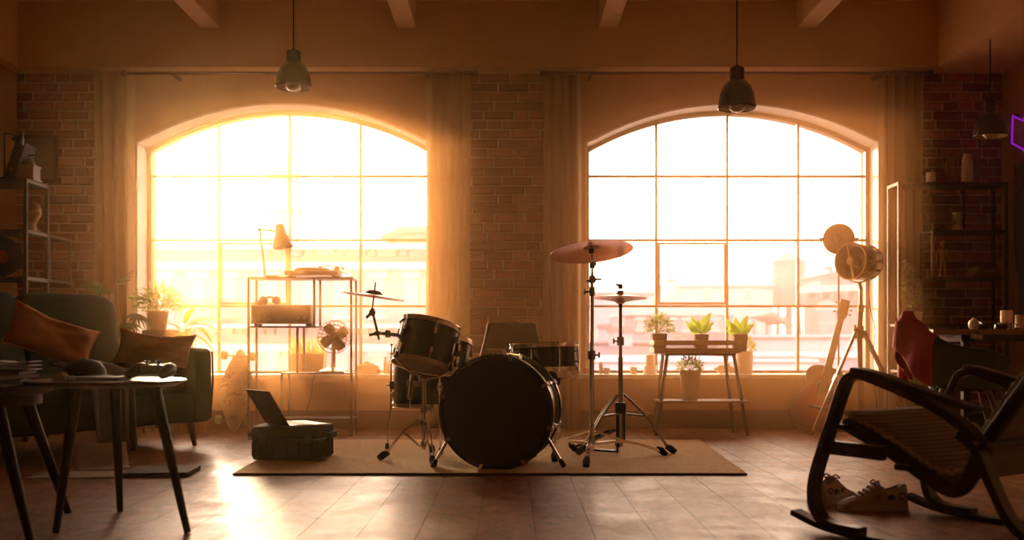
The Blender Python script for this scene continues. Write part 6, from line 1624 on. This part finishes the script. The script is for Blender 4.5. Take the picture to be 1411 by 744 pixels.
# long building across the street, left window
Y0 = 34.0
b1 = thing('street_building', 'pale pink brick building with bracketed cornices across the street, left window', 'building', (ax(420, Y0), Y0, -15)); b1['label'] = 'long pale brick building with bracketed cornices seen through the window behind the wire rack'
xa, xb, ztop = ax(130, Y0), ax(680, Y0), az(338, Y0)
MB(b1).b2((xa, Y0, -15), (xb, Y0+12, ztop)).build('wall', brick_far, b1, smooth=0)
for zc, zc2 in ((338, 345), (362, 372), (447, 452), (474, 484)):
    MB(b1).b2((xa, Y0-.55 if zc in (338, 447) else Y0-.30, az(zc2, Y0)), (xb, Y0, az(zc, Y0))).build('cornice', stone_w, b1, smooth=0)
for row in (345, 452):
    x = 352.0 if row == 345 else 300.0
    k = 0
    while x < 592:
        w_ = 24 if k % 2 == 0 else 8
        MB(b1).b2((ax(x, Y0), Y0-.42, az(row+9, Y0)), (ax(x+w_, Y0), Y0, az(row, Y0))).build('bracket_panel', cornice_d, b1, smooth=0)
        x += w_ + (6 if k % 2 == 0 else 5); k += 1
for px in (228, 274, 316, 372, 424, 470, 520, 566):
    win_unit(b1, ax(px, Y0), az(435, Y0), 18/F*Y0, 52/F*Y0, Y0)
    win_unit(b1, ax(px, Y0), az(535, Y0), 18/F*Y0, 44/F*Y0, Y0)
MB(b1).b2((ax(262, Y0), Y0-.5, az(440, Y0)), (ax(340, Y0), Y0-.45, az(437, Y0))).build('balcony_floor', cornice_d, b1)
for k in range(14): MB(b1).rod((ax(262+6*k, Y0), Y0-.48, az(438, Y0)), (ax(262+6*k, Y0), Y0-.48, az(415, Y0)), .02, 5).build('baluster', cornice_d, b1)
MB(b1).rod((ax(262, Y0), Y0-.48, az(415, Y0)), (ax(340, Y0), Y0-.48, az(415, Y0)), .025, 5).build('handrail', cornice_d, b1)

# roof shed at the right of the left window
b2_ = thing('roof_pavilion', 'low roof pavilion with a sloped dark eave above the bracketed building', 'building', (ax(570, 46), 46, -15))
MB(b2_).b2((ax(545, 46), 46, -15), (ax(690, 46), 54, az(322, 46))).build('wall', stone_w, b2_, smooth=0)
MB(b2_).prism([(ax(523, 45), az(327, 45)), (ax(550, 45), az(313, 45)), (ax(720, 45), az(309, 45)), (ax(720, 45), az(317, 45)), (ax(552, 45), az(321, 45))], 44.6, 54.5).build('roof', cornice_d, b2_, smooth=0)

def water_tower(label, px, Y, ytop, ycone, ybot, halfw, yfoot):
    t = thing('water_tower', label, 'water tower', (ax(px, Y), Y, az(yfoot, Y)))
    x = ax(px, Y); r = halfw/F*Y; z0, z1, zp = az(ybot, Y), az(ycone, Y), az(ytop, Y)
    MB(t).lathe([(0, z0), (r*.98, z0), (r, z1), (0, z1)], 36, Matrix.Translation((x, Y, 0))).build('tank', tank_w, t)
    MB(t).lathe([(r*1.08, z1-.02), (r*1.08, z1+.05), (.1, zp), (0, zp+.12), (0, z1)], 36, Matrix.Translation((x, Y, 0))).build('roof', cornice_d, t)
    for k in range(8):
        zz_ = z0+(z1-z0)*(k+.5)/8; MB(t).ring((x, Y, zz_), r*1.005, .035, n=36, k=5).build('hoop', cornice_d, t)
    MB(t).b2((x-r*1.15, Y-r*1.15, z0-.2), (x+r*1.15, Y+r*1.15, z0)).build('platform', cornice_d, t)
    zf_ = az(yfoot, Y) if yfoot > 400 else az(335, 76) + .01
    for sx in (-1, 1):
        for sy in (-1, 1): MB(t).tube([(x+sx*r*.8, Y+sy*r*.8, z0-.1), (x+sx*r*1.05, Y+sy*r*1.05, zf_)], .13, 6).build('leg', cornice_d, t)
    for sy in (-1, 1):
        MB(t).tube([(x-r*.85, Y+sy*r*.85, z0-.5), (x+r*1.02, Y+sy*r*1.02, zf_+.3)], .05, 5).build('brace', cornice_d, t); MB(t).tube([(x+r*.85, Y+sy*r*.85, z0-.5), (x-r*1.02, Y+sy*r*1.02, zf_+.3)], .05, 5).build('brace', cornice_d, t)
    MB(t).rod((x, Y, zf_), (x, Y, z0), .28, 10).build('riser_pipe', tank_w, t)
    MB(t).rod((x-r*1.25, Y-r*.3, zf_), (x-r*1.25, Y-r*.3, z1-.3), .05, 5).build('ladder_pipe', cornice_d, t)
    return t
water_tower('tall round water tower seen through the left window above the desk lamp', 390.5, 80, 209, 218, 289, 23.5, 336)
water_tower('round wooden water tower with pointed roof seen through the right window', 1087, 78, 347, 361, 420, 23.0, 478)
# bases of the towers
b7 = thing('tower_block', 'plain pale block under the pointed water tower behind the red brick block', 'building', (ax(1087, 78), 78, -15)); MB(b7).b2((ax(1060, 76), 76, -15), (ax(1118, 76), 80.5, az(478, 78)-.01)).build('wall', stone_w, b7, smooth=0); MB(b7).b2((ax(1059, 76), 75.8, az(478, 78)-.5), (ax(1119, 76), 76.0, az(478, 78)-.05)).build('eave', cornice_d, b7, smooth=0)
b6 = thing('tower_block', 'plain pale block carrying the left water tower behind the bracketed building', 'building', (ax(390, 88), 88, -15)); MB(b6).b2((ax(350, 76), 76, -15), (ax(440, 76), 90, az(336, 76))).build('wall', stone_w, b6, smooth=0)
MB(b6).b2((ax(349, 76), 75.8, az(338, 76)), (ax(441, 76), 90.2, az(335, 76))).build('parapet', cornice_d, b6, smooth=0)

# red brick block on the right, running away from us
b3 = thing('brick_block', 'red brick block with dentil cornice and arched windows at the right of the right window', 'building', (ax(1170, 44), 44, -15))
th_ = math.atan2(-.30, 1)
M3 = Matrix.Translation((ax(1108, 58), 58, 0)) @ Matrix.Rotation(math.radians(-42), 4, 'Z')
L3 = 26; zt3 = az(396, 58)
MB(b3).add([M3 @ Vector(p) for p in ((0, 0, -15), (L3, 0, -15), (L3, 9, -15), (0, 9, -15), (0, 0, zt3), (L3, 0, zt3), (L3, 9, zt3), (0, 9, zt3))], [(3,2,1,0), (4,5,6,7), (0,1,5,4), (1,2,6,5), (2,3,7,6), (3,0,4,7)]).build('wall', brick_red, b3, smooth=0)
MB(b3).box((L3/2, -.2, zt3-.15), (L3+.4, .6, .35), M=M3).build('cornice', stone_w, b3, smooth=0)
for k in range(34): MB(b3).box((.4+k*.75, -.25, zt3-.52), (.30, .5, .34), M=M3).build('dentil', cornice_d, b3, smooth=0)
def win3(x, z, w, h):
    f = MB(b3).box((x, -.05, z+h+.14), (w+.3, .2, .28), M=M3).box((x, -.05, z-.08), (w+.25, .2, .16), M=M3)
    f.add([M3 @ Vector((x+(w/2+.15)*math.cos(PI*k/8), yy, z+h+.26+.35*math.sin(PI*k/8))) for yy in (-.15, .02) for k in range(9)], [tuple(range(9)), tuple(range(17, 8, -1))] + [(i, i+9, (i+1) % 9+9, (i+1) % 9) for i in range(9)])
    fo = f.build('window', stone_w, b3, smooth=0); MB(b3).box((x, -.0, z+h/2), (w, .12, h), M=M3).build('pane', win_far, fo, smooth=0); MB(b3).box((x, -.04, z+h/2), (w, .10, .08), M=M3).build('meeting_rail', stone_w, fo, smooth=0)
for r_ in range(4):
    for k in range(9): win3(1.4+k*2.7, zt3-2.7-r_*2.75, .95, 1.35)
for r_ in range(4): MB(b3).box((L3/2, -.08, zt3-3.15-r_*2.75+.0), (L3, .16, .14), M=M3).build('string_course', stone_w, b3, smooth=0)
pv = thing('rooftop_house', 'small rooftop house with a dark flat roof above the red brick block', 'building', (ax(1172, 70), 70, -15))
MB(pv).b2((ax(1130, 70), 70, -15), (ax(1260, 70), 74, az(378, 70))).build('wall', stone_w, pv, smooth=0); MB(pv).prism([(ax(1124, 69), az(380, 69)), (ax(1150, 69), az(373, 69)), (ax(1270, 69), az(366, 69)), (ax(1270, 69), az(374, 69)), (ax(1150, 69), az(379, 69))], 68.5, 75).build('roof', cornice_d, pv, smooth=0)
MB(pv).rod((ax(1142, 69), 69, az(374, 69)), (ax(1142, 69), 69, az(366, 69)), .3, 8).build('roof_vent', cornice_d, pv)

# low roofs in the middle of the right window
specs = [(780, 905, 60, 402, 'far pale flat roofed block behind the hi-hat cymbals', roof_w, ()),
         (905, 1065, 74, 392, 'far hazy block with a small roof hut above the leafy plants', stone_w, (930, 975, 1030)),
         (860, 1010, 50, 432, 'pale brick block with small windows behind the planter leaves', brick_far, (882, 925, 945, 985)),
         (780, 1010, 36, 470, 'low white roof with a dark eave behind the slatted planter', roof_w, ()),
         (1005, 1290, 34, 462, 'long white flat roof below the red brick block', roof_w, ()),
         (780, 1120, 26, 496, 'nearest pale parapet just above the right window sill', roof_w, ()),
         (1030, 1300, 27, 490, 'near low brick parapet with arched openings behind the guitar', brick_far, (1060, 1105, 1150, 1195))]
for x0_, x1_, Y, yt, lab, m_, wins in specs:
    t = thing('roof_block', lab, 'building', (ax((x0_+x1_)/2, Y), Y, -15))
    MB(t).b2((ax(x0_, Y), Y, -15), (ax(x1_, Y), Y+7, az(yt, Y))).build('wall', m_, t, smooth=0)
    MB(t).b2((ax(x0_, Y)-.1, Y-.18, az(yt+2.5, Y)), (ax(x1_, Y)+.1, Y+7.1, az(yt-1, Y))).build('parapet', stone_w, t, smooth=0)
    MB(t).b2((ax(x0_, Y), Y-.12, az(yt+5, Y)), (ax(x1_, Y), Y, az(yt+2.5, Y))).build('eave', cornice_d, t, smooth=0)
    for px in wins: win_unit(t, ax(px, Y), az(yt+22, Y), 9/F*Y, 13/F*Y, Y)
for i, (px, Y, yt, w_, h_) in enumerate(((925, 70, 387, 10, 12), (832, 46, 452, 16, 20), (815, 58, 398, 7, 9), (1060, 62, 440, 5, 20), (860, 33, 458, 22, 12), (975, 33, 466, 60, 6))):
    t = thing('roof_hut', ('small hut on the hazy far roof', 'boxy roof hut behind the hi-hat stand', 'tiny chimney hut at the left of the right window', 'narrow chimney beside the water tower legs', 'low vent house on the white roof behind the fine leaved plant', 'flat long skylight on the white roof behind the planter')[i], 'building', (ax(px, Y), Y, az(yt+h_, Y)))
    z1 = az(yt, Y); z0 = z1 - h_/F*Y*1.6
    MB(t).b2((ax(px-w_/2, Y), Y, z0), (ax(px+w_/2, Y), Y+2.5, z1)).build('wall', stone_w, t, smooth=0); MB(t).b2((ax(px-w_/2-1.5, Y), Y-.15, z1), (ax(px+w_/2+1.5, Y), Y+2.7, z1+.18)).build('roof', cornice_d, t, smooth=0)
# slim poles and a slanted awning on the near roofs
aw = thing('roof_canopy', 'dark slanted canopy on poles on the rooftops left of the water tower legs', 'canopy', (ax(1050, 52), 52, az(470, 52)))
MB(aw).prism([(ax(1035, 52), az(436, 52)), (ax(1060, 52), az(430, 52)), (ax(1082, 52), az(444, 52)), (ax(1080, 52), az(447, 52)), (ax(1058, 52), az(437, 52))], 51, 55).build('roof', cornice_d, aw, smooth=0)
for px in (1042, 1060, 1077): MB(aw).rod((ax(px, 52), 52.5, az(478, 52)), (ax(px, 52), 52.5, az(440, 52)), .06, 5).build('pole', cornice_d, aw)
# ---------------------------------------------------------------- dusty hazes added and shaped for the sun glow and lens glare
def veil(name, broad, narrow, g):
    m = bpy.data.materials.new(name); m.use_nodes = True; t = m.node_tree; t.nodes.clear()
    v1 = t.nodes.new('ShaderNodeVolumeScatter'); v1.inputs['Color'].default_value = (1.0, 0.40, 0.11, 1); v1.inputs['Density'].default_value = broad; v1.inputs['Anisotropy'].default_value = 0.3
    v2 = t.nodes.new('ShaderNodeVolumeScatter'); v2.inputs['Color'].default_value = (1.0, 0.70, 0.37, 1); v2.inputs['Density'].default_value = narrow; v2.inputs['Anisotropy'].default_value = g
    va = t.nodes.new('ShaderNodeAddShader'); t.links.new(v1.outputs[0], va.inputs[0]); t.links.new(v2.outputs[0], va.inputs[1])
    oo = t.nodes.new('ShaderNodeOutputMaterial'); t.links.new(va.outputs[0], oo.inputs['Volume'])
    return m
HFB, HFN, HNB, HNN = .20, .075, .0004, .0021
for nm, x0, x1, y0, y1, m_, lab in (('haze', -3.10, 2.62, 6.30, 7.585, veil('window_glow_haze', HFB, HFN, 0.85), 'thick warm dusty haze shaped along the windows for the sun glow'),
                       ('haze', WL+.005, WR-.005, WF+.005, 6.295, veil('lens_glare_haze', HNB, HNN, 0.93), 'thin dusty haze added in the front of the room for the lens glare')):
    hb = MB().b2((x0, y0, 0.004), (x1, y1, CEIL-.005)).build(nm, m_, smooth=0)
    hb['kind'] = 'stuff'; hb['label'] = lab; hb['category'] = 'haze'
# outdoors: bright summer haze over the roofs
HOUT = 0.002
om = bpy.data.materials.new('city_haze'); om.use_nodes = True; t = om.node_tree; t.nodes.clear()
v1 = t.nodes.new('ShaderNodeVolumeScatter'); v1.inputs['Color'].default_value = (0.62, 0.74, 1.0, 1); v1.inputs['Density'].default_value = HOUT; v1.inputs['Anisotropy'].default_value = 0.6
oo = t.nodes.new('ShaderNodeOutputMaterial'); t.links.new(v1.outputs[0], oo.inputs['Volume'])
hb = MB().b2((-90, 9.0, -14.9), (90, 100, 45)).build('haze', om, smooth=0)
hb['kind'] = 'stuff'; hb['label'] = 'bright haze over the roofs outside the windows'; hb['category'] = 'haze'
